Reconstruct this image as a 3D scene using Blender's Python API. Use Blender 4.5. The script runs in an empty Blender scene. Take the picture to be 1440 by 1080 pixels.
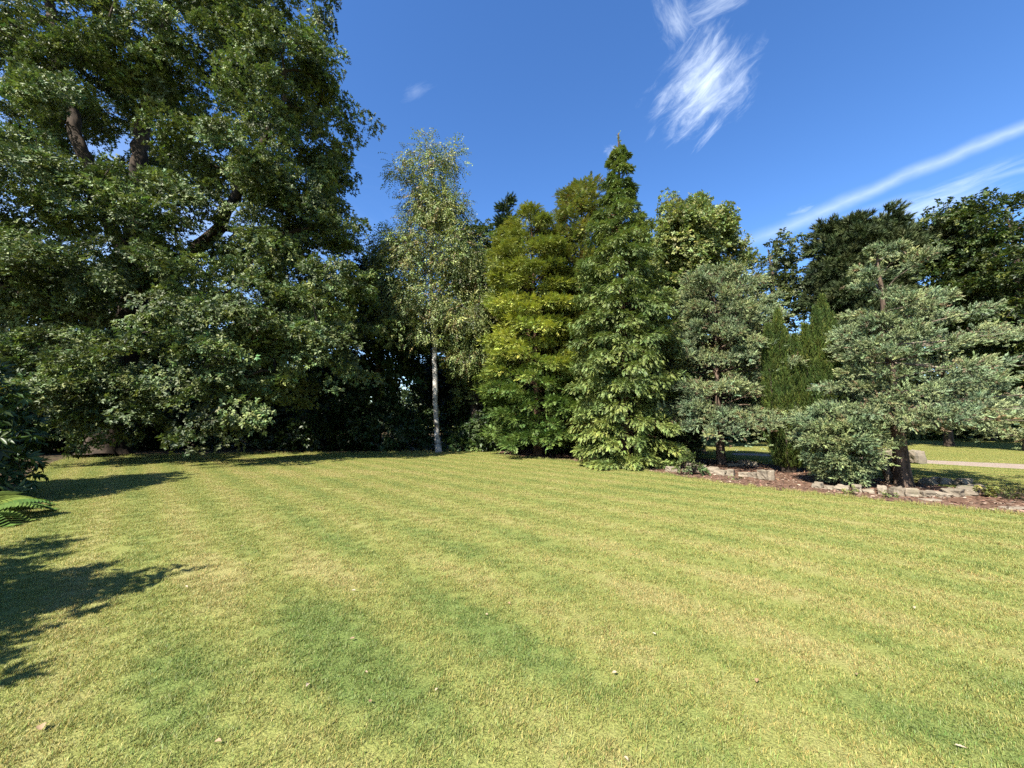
import bpy, math, random
import numpy as np
from mathutils import Vector, Matrix

# ------------------------------------------------------------------ camera, light, sky
S = bpy.context.scene
C = S.collection
CAM_H, FPX, HOR = 1.6, 560.0, 592.0
PITCH = math.atan((HOR - 540.0) / FPX)
cam = bpy.data.cameras.new('camera'); camo = bpy.data.objects.new('camera', cam); C.objects.link(camo)
cam.sensor_width = 36.0; cam.lens = FPX / 1440.0 * 36.0
cam.clip_start = 0.05; cam.clip_end = 3000.0
camo.location = (0, 0, CAM_H); camo.rotation_euler = (math.radians(90) + PITCH, 0, 0)
S.camera = camo
S.view_settings.view_transform = 'Standard'; S.view_settings.look = 'None'
S.view_settings.gamma = 1.0; S.view_settings.use_curve_mapping = False
S.view_settings.exposure = 1.75
S.cycles.max_bounces = 5; S.cycles.diffuse_bounces = 1; S.cycles.glossy_bounces = 2
S.cycles.transmission_bounces = 3; S.cycles.transparent_max_bounces = 4
S.cycles.use_denoising = False

SUN_EL = math.radians(45.0)
SUN_AZ_FROM_BACK = math.radians(35.0)          # sun stands behind the viewer, to the left
sx, sy = -math.sin(SUN_AZ_FROM_BACK), -math.cos(SUN_AZ_FROM_BACK)
SUN = Vector((sx * math.cos(SUN_EL), sy * math.cos(SUN_EL), math.sin(SUN_EL)))
sl = bpy.data.lights.new('sun', 'SUN'); sl.energy = 5.0; sl.angle = math.radians(0.5); sl.color = (1.0, 0.94, 0.84)
so = bpy.data.objects.new('sun', sl); C.objects.link(so)
so.rotation_euler = SUN.to_track_quat('Z', 'Y').to_euler(); so.location = (-20, -30, 40)


def ray(px, py):
    rx, ry = (px - 720.0) / FPX, (540.0 - py) / FPX
    c, s = math.cos(PITCH), math.sin(PITCH)
    return np.array([rx, c - ry * s, s + ry * c])


def W(px, py, d):                               # world point seen at pixel, at forward distance d
    r = ray(px, py); return np.array([0, 0, CAM_H]) + r * (d / r[1])


def G(px, py):                                  # where the pixel meets the ground
    r = ray(px, py); return (np.array([0, 0, CAM_H]) + r * (-CAM_H / r[2]))[:2]


def unit(v):
    return v / np.maximum(np.linalg.norm(v, axis=-1, keepdims=True), 1e-9)


class NT:
    """small helper round a node tree"""
    def __init__(s, nt):
        s.t = nt; nt.nodes.clear()

    def n(s, kind, ins=None, **props):
        nd = s.t.nodes.new(kind)
        for k, v in props.items(): setattr(nd, k, v)
        for k, v in (ins or {}).items(): s.put(nd.inputs[k], v)
        return nd

    def put(s, sock, v):
        if isinstance(v, bpy.types.NodeSocket): s.t.links.new(v, sock)
        elif isinstance(v, bpy.types.Node): s.t.links.new(v.outputs[0], sock)
        else:
            try: sock.default_value = v
            except Exception: sock.default_value = tuple(v) + (1.0,)

    def m(s, op, a, b=None, c=None, clamp=False):
        nd = s.n('ShaderNodeMath', operation=op); nd.use_clamp = clamp
        for i, v in enumerate((a, b, c)):
            if v is not None: s.put(nd.inputs[i], v)
        return nd.outputs[0]

    def vm(s, op, a, b=None):
        nd = s.n('ShaderNodeVectorMath', operation=op)
        s.put(nd.inputs[0], a)
        if b is not None: s.put(nd.inputs[1], b)
        return nd.outputs['Value'] if op in ('DOT_PRODUCT', 'LENGTH', 'DISTANCE') else nd.outputs[0]

    def noise(s, vec, scale, detail=3.0, rough=0.55, dist=0.0):
        nd = s.n('ShaderNodeTexNoise', {'Vector': vec, 'Scale': scale, 'Detail': detail, 'Roughness': rough, 'Distortion': dist})
        return nd.outputs[0]

    def smooth(s, v, a, b, lo=0.0, hi=1.0):
        nd = s.n('ShaderNodeMapRange', interpolation_type='SMOOTHSTEP')
        s.put(nd.inputs[0], v)
        for i, q in enumerate((a, b, lo, hi)): s.put(nd.inputs[i + 1], q)
        return nd.outputs[0]

    def mix(s, f, a, b, mode='MIX'):
        nd = s.n('ShaderNodeMix', data_type='RGBA', blend_type=mode)
        s.put(nd.inputs[0], f); s.put(nd.inputs[6], a); s.put(nd.inputs[7], b)
        return nd.outputs[2]


ALB = 0.74                                        # overall reflectance of the place


def c4(c, f=ALB): return (c[0] * f, c[1] * f, c[2] * f, 1.0)


world = bpy.data.worlds.new('World'); S.world = world; world.use_nodes = True
k = NT(world.node_tree)
sky = k.n('ShaderNodeTexSky', sky_type='NISHITA')
sky.sun_disc = False; sky.sun_elevation = SUN_EL
sky.sun_rotation = math.atan2(SUN.x, SUN.y)
sky.altitude = 50.0; sky.air_density = 1.0; sky.dust_density = 0.3; sky.ozone_density = 3.0
tc = k.n('ShaderNodeTexCoord').outputs['Generated']
dirv = k.vm('NORMALIZE', tc)


def sky_dir(px, py): return unit(ray(px, py))


def streak(p0, p1, w0, w1, a0, a1, edge=0.35):
    """soft band along a great circle of the sky between two directions"""
    d0, d1 = sky_dir(*p0), sky_dir(*p1)
    nrm = unit(np.cross(d0, d1)); ax = unit(d1 - d0)
    warp = k.m('MULTIPLY', k.m('SUBTRACT', k.noise(dirv, 9.0, 4.0), 0.5), 0.02)
    off = k.m('ABSOLUTE', k.m('ADD', k.vm('DOT_PRODUCT', dirv, tuple(nrm)), warp))
    t = k.vm('DOT_PRODUCT', dirv, tuple(ax)); t0, t1 = float(d0 @ ax), float(d1 @ ax)
    f = k.smooth(t, t0, t1)
    wdt = k.m('ADD', w0, k.m('MULTIPLY', f, w1 - w0))
    body = k.smooth(k.m('DIVIDE', off, wdt), edge, 1.0, 1.0, 0.0)
    amp = k.m('ADD', a0, k.m('MULTIPLY', f, a1 - a0))
    start = k.smooth(t, t0 - 0.10, t0 + 0.10)
    mp = k.n('ShaderNodeMapping', {'Vector': dirv}); mp.inputs['Scale'].default_value = (9, 9, 22)
    tex = k.smooth(k.noise(mp.outputs[0], 2.5, 6.0, 0.6), 0.25, 0.62, 0.7, 1.0)
    return k.m('MULTIPLY', k.m('MULTIPLY', body, amp), k.m('MULTIPLY', start, tex))


def puff(p, rx, ry, ang, amp, stretch):
    """wispy patch of cloud round one direction of the sky"""
    d = sky_dir(*p); right = unit(np.cross(d, [0, 0, 1.0])); up = np.cross(right, d)
    ca, sa = math.cos(math.radians(ang)), math.sin(math.radians(ang))
    e1, e2 = right * ca + up * sa, up * ca - right * sa
    u = k.m('DIVIDE', k.vm('DOT_PRODUCT', dirv, tuple(e1)), rx)
    v = k.m('DIVIDE', k.vm('DOT_PRODUCT', dirv, tuple(e2)), ry)
    front = k.smooth(k.vm('DOT_PRODUCT', dirv, tuple(d)), 0.0, 0.5)
    uv = k.n('ShaderNodeCombineXYZ', {'X': k.m('MULTIPLY', u, stretch[0]), 'Y': k.m('MULTIPLY', v, stretch[1]), 'Z': p[0] * 0.01}).outputs[0]
    wv = k.n('ShaderNodeTexNoise', {'Vector': uv, 'Scale': .55, 'Detail': 3.0}).outputs['Color']
    uv = k.vm('ADD', uv, k.vm('MULTIPLY', k.vm('SUBTRACT', wv, (.5, .5, .5)), (1.1, 1.9, 0)))
    n1 = k.noise(uv, 1.0, 8.0, 0.68, 0.3)
    n2 = k.noise(k.vm('SCALE', dirv) if False else uv, 0.45, 3.0, 0.5)
    r = k.m('SQRT', k.m('ADD', k.m('MULTIPLY', u, u), k.m('MULTIPLY', v, v)))
    f = k.m('ADD', k.m('SUBTRACT', 1.0, r), k.m('ADD', k.m('MULTIPLY', k.m('SUBTRACT', n1, 0.5), 1.6), k.m('MULTIPLY', k.m('SUBTRACT', n2, 0.5), 1.0)))
    return k.m('MULTIPLY', k.m('MULTIPLY', k.smooth(f, 0.12, 1.35), amp), front)


masks = [streak((1060, 338), (1440, 180), 0.024, 0.015, 0.42, 0.46, -0.4),
         streak((1180, 305), (1440, 240), 0.012, 0.008, 0.12, 0.2, -0.2),
         puff((990, 120), 0.115, 0.095, 34, 0.85, (1.7, 4.0)),
         puff((950, 28), 0.07, 0.035, -65, 0.4, (1.6, 3.0)),
         puff((1015, 0), 0.10, 0.03, 5, 0.4, (2.0, 3.0)),
         puff((1310, 290), 0.15, 0.04, 10, 0.5, (1.2, 2.0)), puff((1130, 296), 0.03, 0.012, 5, .3, (1.5, 2.0)),
         puff((862, 222), 0.02, 0.035, 10, 0.45, (1.5, 3.0)),
         puff((585, 128), 0.04, 0.02, 30, 0.14, (1.0, 2.0)),
         puff((1000, 185), 0.05, 0.012, 40, 0.4, (2.0, 3.0)),
         puff((60, 330), 0.8, 0.25, 5, 0.35, (1.2, 1.8))]
tot = masks[0]
for q in masks[1:]: tot = k.m('MAXIMUM', tot, q)
hsv = k.n('ShaderNodeHueSaturation', {'Hue': 0.508, 'Saturation': 1.23, 'Value': 1.0, 'Color': sky.outputs[0]})
skyc = k.mix(tot, hsv.outputs[0], (4.9, 5.5, 6.2, 1))
bg = k.n('ShaderNodeBackground', {'Color': skyc, 'Strength': 0.079})
k.n('ShaderNodeOutputWorld', {'Surface': bg.outputs[0]})


# ------------------------------------------------------------------ mesh and tagging helpers
def np_mesh(name, V, F, col=None, smooth=False):
    """V (n,3), F (m,3) or (m,4), col (n,3) linear colours"""
    me = bpy.data.meshes.new(name)
    V = np.ascontiguousarray(V, dtype=np.float32); F = np.ascontiguousarray(F, dtype=np.int32)
    m, w = F.shape
    me.vertices.add(len(V)); me.vertices.foreach_set('co', V.ravel())
    me.loops.add(m * w); me.loops.foreach_set('vertex_index', F.ravel())
    me.polygons.add(m); me.polygons.foreach_set('loop_start', np.arange(m, dtype=np.int32) * w)
    if smooth: me.polygons.foreach_set('use_smooth', np.ones(m, dtype=bool))
    me.update(calc_edges=True)
    if col is not None:
        a = me.attributes.new('tint', 'FLOAT_COLOR', 'POINT')
        c = np.ones((len(V), 4), dtype=np.float32); c[:, :3] = np.clip(col, 0.001, 0.9)
        a.data.foreach_set('color', c.ravel())
    return me


def link(name, me, mat, parent=None):
    o = bpy.data.objects.new(name, me); C.objects.link(o)
    if mat: me.materials.append(mat)
    if parent: o.parent = parent
    return o


def tag(o, label=None, cat=None, group=None, kind=None):
    if label: o['label'] = label
    if cat: o['category'] = cat
    if group: o['group'] = group
    if kind: o['kind'] = kind
    return o


def thing(name, loc, label, cat, group=None, rz=0.0):
    o = bpy.data.objects.new(name, None); C.objects.link(o)
    o.location = loc; o.rotation_euler = (0, 0, rz); o.empty_display_size = 0.3
    return tag(o, label, cat, group)


def copy_thing(o, loc, rz, sc, label, parent=None):
    c = o.copy(); C.objects.link(c)
    if parent is None:
        c.location = loc; c.rotation_euler = (0, 0, rz); c.scale = sc; c['label'] = label
    else: c.parent = parent
    for ch in list(o.children): copy_thing(ch, None, 0, None, None, c)
    return c


# ------------------------------------------------------------------ materials
def mat(name):
    m = bpy.data.materials.new(name); m.use_nodes = True
    return m, NT(m.node_tree)


def foliage_mat(name, rough=0.45, spec=0.35, transl=0.28, tboost=(1.5, 1.6, 0.7), nscale=1.3):
    m, k = mat(name)
    at = k.n('ShaderNodeAttribute', attribute_name='tint').outputs['Color']
    geo = k.n('ShaderNodeNewGeometry')
    nz = k.noise(geo.outputs['Position'], nscale, 2.0)
    colr = k.mix(1.0, at, k.n('ShaderNodeCombineXYZ', {'X': k.smooth(nz, 0.3, 0.7, 0.8, 1.22), 'Y': k.smooth(nz, 0.3, 0.7, 0.88, 1.12), 'Z': 1.0}).outputs[0], 'MULTIPLY')
    colr = k.mix(1.0, colr, (ALB, ALB, ALB, 1), 'MULTIPLY')
    p = k.n('ShaderNodeBsdfPrincipled', {'Base Color': colr, 'Roughness': rough, 'Specular IOR Level': spec})
    tcol = k.mix(1.0, colr, c4(tboost, 1.0), 'MULTIPLY')
    tr = k.n('ShaderNodeBsdfTranslucent', {'Color': tcol})
    mx = k.n('ShaderNodeMixShader', {0: transl, 1: p.outputs[0], 2: tr.outputs[0]})
    k.n('ShaderNodeOutputMaterial', {'Surface': mx.outputs[0]})
    return m


def bark_mat(name, a, b, scale=6.0, stretch=0.25, bump=0.6, patch=None):
    m, k = mat(name)
    geo = k.n('ShaderNodeNewGeometry').outputs['Position']
    mp = k.n('ShaderNodeMapping', {'Vector': geo}); mp.inputs['Scale'].default_value = (1, 1, stretch)
    n1 = k.noise(mp.outputs[0], scale, 6.0, 0.65)
    n2 = k.noise(geo, 1.7, 3.0)
    colr = k.mix(k.smooth(n1, 0.35, 0.65), c4(a), c4(b))
    if patch is not None: colr = k.mix(k.smooth(n2, 0.5, 0.66), colr, c4(patch))
    bm = k.n('ShaderNodeBump', {'Strength': bump, 'Distance': 0.04, 'Height': n1})
    p = k.n('ShaderNodeBsdfPrincipled', {'Base Color': colr, 'Roughness': 0.9, 'Specular IOR Level': 0.15, 'Normal': bm.outputs[0]})
    k.n('ShaderNodeOutputMaterial', {'Surface': p.outputs[0]})
    return m


BARK_OAK = bark_mat('oak bark', (0.02, 0.016, 0.012), (0.075, 0.055, 0.04), 5.0)
BARK_SPRUCE = bark_mat('spruce bark', (0.05, 0.036, 0.026), (0.19, 0.135, 0.10), 8.0)
BARK_DARK = bark_mat('dark bark', (0.03, 0.023, 0.018), (0.10, 0.075, 0.055), 7.0)
BARK_RED = bark_mat('reddish conifer bark', (0.045, 0.027, 0.018), (0.17, 0.10, 0.062), 7.0)
BARK_GREY = bark_mat('grey twig bark', (0.10, 0.08, 0.06), (0.27, 0.22, 0.17), 9.0)
BARK_BIRCH = bark_mat('birch bark', (0.2, 0.185, 0.16), (0.55, 0.525, 0.475), 4.0, 1.6, 0.3, (0.10, 0.085, 0.07))

LEAF = foliage_mat('oak leaf', 0.55, 0.28, 0.13)
LEAF_SOFT = foliage_mat('soft leaf', 0.5, 0.3, 0.2)
LEAF_GLOSS = foliage_mat('glossy evergreen leaf', 0.45, 0.3, 0.12)
NEEDLE = foliage_mat('needle', 0.6, 0.15, 0.1, (1.2, 1.3, 0.8))
SCALE_LEAF = foliage_mat('scale leaf spray', 0.5, 0.3, 0.12)


# ------------------------------------------------------------------ leaf templates  (x side, y along, z up)
rngT = np.random.default_rng(5)


def fold_leaf(w, fold=0.18, droop=0.15):
    V = np.array([[0, 0, 0], [-w / 2, .5, fold * w], [0, 1, -droop], [w / 2, .5, fold * w]], float)
    return V, np.array([[0, 2, 1], [0, 3, 2]])


def oak_leaf():
    """lobed outline, two halves folded along the midrib"""
    ys = [0, .3, .48, .72, .85, 1.0]; ws = [.03, .25, .17, .31, .2, 0]
    V = [[0, 0, 0], [0, .55, .0], [0, 1, -.16]]; F = []
    for s in (-1, 1):
        o = len(V)
        for y, w in list(zip(ys, ws))[1:-1]: V.append([s * w, y, .1 * w - .12 * y * y])
        if s < 0: F += [[0, 1, o], [o, 1, o + 1], [o + 1, 1, o + 2], [o + 2, 1, 2], [o + 2, 2, o + 3]]
        else: F += [[0, o, 1], [o, o + 1, 1], [o + 1, o + 2, 1], [o + 2, 2, 1], [o + 2, o + 3, 2]]
    return np.array(V, float), np.array(F)


def place(V, fwd, up, pos, s):
    f = unit(np.array(fwd, float)); sd = unit(np.cross(f, up)); u = np.cross(sd, f)
    return (V[:, :1] * sd + V[:, 1:2] * f + V[:, 2:3] * u) * s + np.array(pos)


def join(items):
    Vs, Fs, Ts, o = [], [], [], 0
    for V, F, t in items:
        Vs.append(V); Fs.append(F + o); Ts.append(np.full(len(V), t)); o += len(V)
    return np.vstack(Vs), np.vstack(Fs), np.concatenate(Ts)


def rosette(n, w, spread, rise, leafsize=(.75, 1.05), stem=0.35, rich=False):
    it = []
    for i in range(n):
        a = 2 * math.pi * (i + rngT.uniform(-.3, .3)) / n
        d = np.array([math.cos(a) * spread, .45 + .3 * rngT.random() + math.sin(a) * spread, rise + rngT.uniform(-.35, .35)])
        up = np.array([rngT.uniform(-.4, .4), rngT.uniform(-.2, .4), 1.0])
        V, F = oak_leaf() if rich else fold_leaf(w)
        it.append((place(V, d, up, [0, stem * rngT.random(), .05 * rngT.normal()], rngT.uniform(*leafsize)), F, rngT.uniform(-.5, .5)))
    return join(it)


def hanging(n, w, size):
    """a drooping twig with small leaves on both sides"""
    it = []
    for i in range(n):
        t = (i + .5) / n; s = 1 if i % 2 else -1
        pos = [s * .06, t, -.25 * t * t]
        V, F = fold_leaf(w)
        d = [s * rngT.uniform(.5, 1), rngT.uniform(.2, .9), rngT.uniform(-.9, .1)]
        it.append((place(V, d, [rngT.uniform(-.5, .5), rngT.uniform(-.5, .5), 1], pos, size * rngT.uniform(.7, 1.2)), F, rngT.uniform(-.5, .5)))
    return join(it)


def needle_shoot(n, ln, wd, flat=0.55, ang=0.75, brush=False):
    Vs, Fs, Ts = [], [], []
    for i in range(n):
        t = (i + rngT.random()) / n
        if brush: t = .35 + .65 * t
        a = rngT.uniform(0, 2 * math.pi)
        out = np.array([math.cos(a), 0, math.sin(a) * flat + .12]); ax = np.array([0, 1.0, 0])
        g = ang * (1 - .75 * t ** 3)
        d = out * math.sin(g) + ax * math.cos(g)
        b = np.array([0, t * .85, 0]); sd = unit(np.cross(d, rngT.normal(size=3)))
        L = ln * rngT.uniform(.75, 1.15)
        o = len(Vs); Vs += [b - sd * wd / 2, b + sd * wd / 2, b + d * L]; Fs.append([o, o + 1, o + 2]); Ts += [-.6, -.6, .6]
    return np.array(Vs), np.array(Fs), np.array(Ts) + rngT.uniform(-.1, .1)


def feather(n, side, wd, droop, curl=0.0):
    """flat spray of scale leaves, tip hanging"""
    Vs, Fs, Ts = [], [], []

    def add(b, d, L, w):
        d = unit(np.array(d)); sd = unit(np.cross(d, [0, 0, 1.0])); o = len(Vs)
        Vs.extend([b - sd * w * .35, b + sd * w * .35, b + sd * w * .4 + d * L * .6 + np.array([0, 0, -.05 * L]), b + d * L + np.array([0, 0, -.2 * L]), b - sd * w * .4 + d * L * .6 + np.array([0, 0, -.05 * L])])
        Fs.extend([[o, o + 1, o + 2], [o, o + 2, o + 4], [o + 4, o + 2, o + 3]]); Ts.extend([-.3, -.3, .1, .5, .1])
    for i in range(n):
        t = .08 + .85 * i / n; b = np.array([0, t, -droop * t * t])
        for s in (-1, 1):
            add(b, [s * rngT.uniform(.7, 1.0), rngT.uniform(.6, .9), -droop * t + curl * rngT.normal()], side * (1 - .6 * t) * rngT.uniform(.8, 1.2), wd)
    add(np.array([0, .8, -droop * .64]), [0, 1, -2 * droop * .9], .3, wd)
    return np.array(Vs), np.array(Fs), np.array(Ts)


T_OAK = [rosette(5, .48, .8, .2, rich=False) for _ in range(6)]
T_BROAD = [rosette(5, .55, .9, .1) for _ in range(5)]
T_BIRCH = [hanging(8, .7, .24) for _ in range(5)]
T_RHODO = [rosette(7, .3, 1.0, -.25, (.8, 1.1), .2) for _ in range(5)]
T_SPRUCE = [needle_shoot(20, .34, .13, .8, .95) for _ in range(6)]
T_PINE = [needle_shoot(22, .5, .10, 1.0, .85, True) for _ in range(5)]
T_YEW = [needle_shoot(14, .26, .11, 1.0, .7) for _ in range(5)]
T_CYP = [feather(4, .5, .19, .4, .15) for _ in range(5)]
T_GOLD = [feather(4, .45, .15, .12, .2) for _ in range(5)]


def scatter(temps, pos, fwd, up, size, col, rng, tipgain=0.35):
    """instance leaf templates as one mesh: returns V, F, colour"""
    pos = np.asarray(pos, float); n = len(pos)
    f = unit(np.asarray(fwd, float)); sd = unit(np.cross(f, np.asarray(up, float))); u = np.cross(sd, f)
    size = np.broadcast_to(np.asarray(size, float), (n,)); pick = rng.integers(0, len(temps), n)
    Vs, Fs, Cs, o = [], [], [], 0
    for i, (tv, tf, tt) in enumerate(temps):
        q = np.nonzero(pick == i)[0]
        if not len(q): continue
        B = np.stack([sd[q], f[q], u[q]], 1) * size[q][:, None, None]
        V = np.einsum('vk,nkj->nvj', tv, B) + pos[q][:, None, :]
        nv = len(tv)
        Fs.append((tf[None] + (np.arange(len(q)) * nv)[:, None, None]).reshape(-1, 3) + o)
        Cs.append((col[q][:, None, :] * (1 + tipgain * tt)[None, :, None]).reshape(-1, 3))
        Vs.append(V.reshape(-1, 3)); o += nv * len(q)
    return np.vstack(Vs), np.vstack(Fs), np.vstack(Cs)


def jitter_col(rng, n, base, var=0.22, hue=0.10, alt=None, p=0.0):
    base = np.array(base, float)
    c = base[None] * (1 + rng.normal(0, var, (n, 1))) * (1 + rng.normal(0, hue, (n, 3)) * np.array([1, .3, .8]))
    if alt is not None:
        q = rng.random(n) < p; c[q] = np.array(alt)[None] * (1 + rng.normal(0, var, (q.sum(), 1)))
    return np.clip(c, .002, .8)


# ------------------------------------------------------------------ branching skeletons
class Skel:
    def __init__(s): s.p, s.par, s.r = [], [], []

    def poly(s, pts, rads, start=-1, step=0.45, wob=0.0, rng=None):
        pts = [np.asarray(p, float) for p in pts]; idx = []; par = start
        for i in range(len(pts)):
            if i == 0:
                if start >= 0 : continue
                s.p.append(pts[0]); s.par.append(-1); s.r.append(rads[0]); par = len(s.p) - 1; idx.append(par); continue
            a, b = pts[i - 1], pts[i]; n = max(1, int(np.linalg.norm(b - a) / step))
            for j in range(1, n + 1):
                t = j / n; q = a + (b - a) * t
                if rng is not None and wob: q = q + rng.normal(0, wob, 3) * (1 if j < n else .3)
                s.p.append(q); s.par.append(par); s.r.append(rads[i - 1] + (rads[i] - rads[i - 1]) * t)
                par = len(s.p) - 1; idx.append(par)
        return idx

    def grow(s, targets, rng, tip=0.012, step=0.6, rise=0.25, sag=0.10, expo=0.5, minz=0.0):
        """join every target to the nearest wood already there"""
        fixed = len(s.p)
        P = np.zeros((fixed + len(targets) * 12, 3)); P[:fixed] = np.array(s.p); n = fixed
        T = np.asarray(targets, float)
        d0 = np.min(np.linalg.norm(T[:, None, :] - np.array(s.p)[None], axis=2), axis=1)
        ends = []
        for ti in np.argsort(d0):
            t = T[ti]
            dv = t[None] - P[:n]; d = np.linalg.norm(dv, axis=1)
            cost = d + rise * np.maximum(0, -dv[:, 2]) + np.where(P[:n, 2] < minz, 50, 0) + .15 * np.abs(dv[:, 2])
            j = int(np.argmin(cost)); L = d[j]
            m = int(min(10, max(1, math.ceil(L / step)))); a = P[j].copy(); par = j
            w = rng.normal(0, .06 * L, 3)
            for q in range(1, m + 1):
                u = q / m; pt = a + (t - a) * u + (w + np.array([0, 0, sag * L])) * (4 * u * (1 - u)) * .6
                P[n] = pt; s.p.append(pt); s.par.append(par); s.r.append(0.0); par = n; n += 1
            ends.append(par)
        cnt = np.zeros(len(s.p))
        for e in ends: cnt[e] += 1
        for i in range(len(s.p) - 1, -1, -1):
            if s.par[i] >= 0: cnt[s.par[i]] += cnt[i]
        for i in range(fixed, len(s.p)): s.r[i] = tip * max(1, cnt[i]) ** expo
        s.cnt = cnt
        return ends

    def chains(s):
        n = len(s.p); kids = [[] for _ in range(n)]
        for i, p in enumerate(s.par):
            if p >= 0: kids[p].append(i)
        out, stack = [], [(i, None) for i in range(n) if s.par[i] < 0]
        while stack:
            i, par = stack.pop(); ch = [] if par is None else [par]
            while True:
                ch.append(i)
                if not kids[i]: break
                best = max(kids[i], key=lambda q: s.r[q])
                stack += [(q, i) for q in kids[i] if q != best]
                i = best
            out.append(ch)
        return out

    def tubes(s, chains, flare=None, rng=None):
        rng_t = np.random.default_rng(3)
        Vs, Fs, o = [], [], 0
        for ci, ch in enumerate(chains):
            pts = np.array([s.p[i] for i in ch]); rad = np.array([s.r[i] for i in ch], float)
            if len(ch) < 2: continue
            first = s.par[ch[0]] < 0
            if not first: rad[0] = min(rad[0], rad[1] * 1.15)
            big = rad.max(); sides = 26 if big > .4 else 14 if big > .25 else 8 if big > .06 else 5 if big > .025 else 3
            tg = unit(np.gradient(pts, axis=0)); ref = np.array([1.0, 0, 0]) if abs(tg[0][0]) < .8 else np.array([0, 1.0, 0])
            a = np.arange(sides) * 2 * math.pi / sides; u = unit(np.cross(tg[0], ref)); m = len(ch)
            ring = np.zeros((m, sides, 3))
            for i in range(m):
                u = unit(u - tg[i] * (u @ tg[i])); v = np.cross(tg[i], u)
                rr = np.full(sides, rad[i])
                if flare and first:
                    h = pts[i][2] - pts[0][2]
                    rr = rr * (1 + flare * math.exp(-h / .4) * (.6 + .55 * np.sin(a * 5 + 1) + .35 * np.sin(a * 3))) * (1 + .05 * np.sin(a * 4 + h) + .035 * np.sin(a * 11 + 3 * h) + rng_t.normal(0, .02, sides))
                ring[i] = pts[i] + np.cos(a)[:, None] * u * rr[:, None] + np.sin(a)[:, None] * v * rr[:, None]
            Vs.append(ring.reshape(-1, 3))
            i, j = np.meshgrid(np.arange(m - 1), np.arange(sides), indexing='ij'); j2 = (j + 1) % sides
            Fs.append(np.stack([i * sides + j, i * sides + j2, (i + 1) * sides + j2, (i + 1) * sides + j], -1).reshape(-1, 4) + o)
            o += m * sides
        return np.vstack(Vs), np.vstack(Fs)

    def build(s, root, mat, flare=0.32, names=('trunk', 'branches'), bmat=None):
        ch = s.chains(); main = [c for c in ch if s.par[c[0]] < 0]; rest = [c for c in ch if s.par[c[0]] >= 0]
        V, F = s.tubes(main, flare); link(names[0], np_mesh('trunk', V, F, smooth=True), mat, root)
        if rest:
            V, F = s.tubes(rest); link(names[1], np_mesh('branches', V, F, smooth=True), bmat or mat, root)


def shell_points(rng, lobes, per_m2, inner=0.5, zmin=0.25, clus=1, cr=.6):
    """sprays in a set of ellipsoid lobes (cx,cy,cz,rx,ry,rz[,density]); returns points and outward directions"""
    P, O = [], []
    for lb in lobes:
        c, r = np.array(lb[:3], float), np.array(lb[3:6], float); dn = lb[6] if len(lb) > 6 else 1.0
        pm = 1.6; area = 4 * math.pi * (((r[0] * r[1]) ** pm + (r[0] * r[2]) ** pm + (r[1] * r[2]) ** pm) / 3) ** (1 / pm)
        n = max(3, int(area * per_m2 * dn / clus)); d = unit(rng.normal(size=(n, 3)))
        t = (inner ** 3 + (1 - inner ** 3) * rng.random(n)) ** (1 / 3)
        bump = 1 + .13 * np.sin(d @ np.array([3.1, 2.2, 4.0]) * 2.3 + c[0]) + .09 * np.sin(d @ np.array([-4, 5.2, 2.0]) * 2.0 + c[2])
        p = c + d * r * (t * bump)[:, None]
        if clus > 1:
            q = np.repeat(p, clus, 0); d = np.repeat(d, clus, 0); p = q + rng.normal(0, cr, q.shape) * np.array([1, 1, .55]) + (d / r) * .2
        k_ = p[:, 2] > zmin
        P.append(p[k_]); O.append(unit(d / r)[k_])
    return np.vstack(P), np.vstack(O)


def sprays(rng, P, O, n, rad, thick=0.3, tilt=0.55):
    """n leaf positions in a tilted flat pad at every spray point"""
    N = len(P)
    nrm = unit(np.array([0, 0, 1.0]) + O * tilt + rng.normal(0, .25, (N, 3)))
    t1 = unit(np.cross(nrm, rng.normal(size=(N, 3)))); t2 = np.cross(nrm, t1)
    a = rng.random((N, n)) * 2 * math.pi; r = np.sqrt(rng.random((N, n))) * (rad * rng.uniform(.65, 1.35, N))[:, None]
    off = (np.cos(a) * r)[..., None] * t1[:, None] + (np.sin(a) * r)[..., None] * t2[:, None] + rng.normal(0, thick * rad, (N, n))[..., None] * nrm[:, None] - (.25 * (r / rad) ** 2 * rad)[..., None] * np.array([0, 0, 1.0])
    pos = (P[:, None] + off).reshape(-1, 3)
    fw = (unit(off + 1e-6) * .9 + O[:, None] * .5 + rng.normal(0, .45, (N, n, 3))).reshape(-1, 3)
    up = (np.repeat(nrm[:, None], n, 1) + rng.normal(0, .45, (N, n, 3))).reshape(-1, 3)
    return pos, fw, up, np.repeat(np.arange(N), n)


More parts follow.
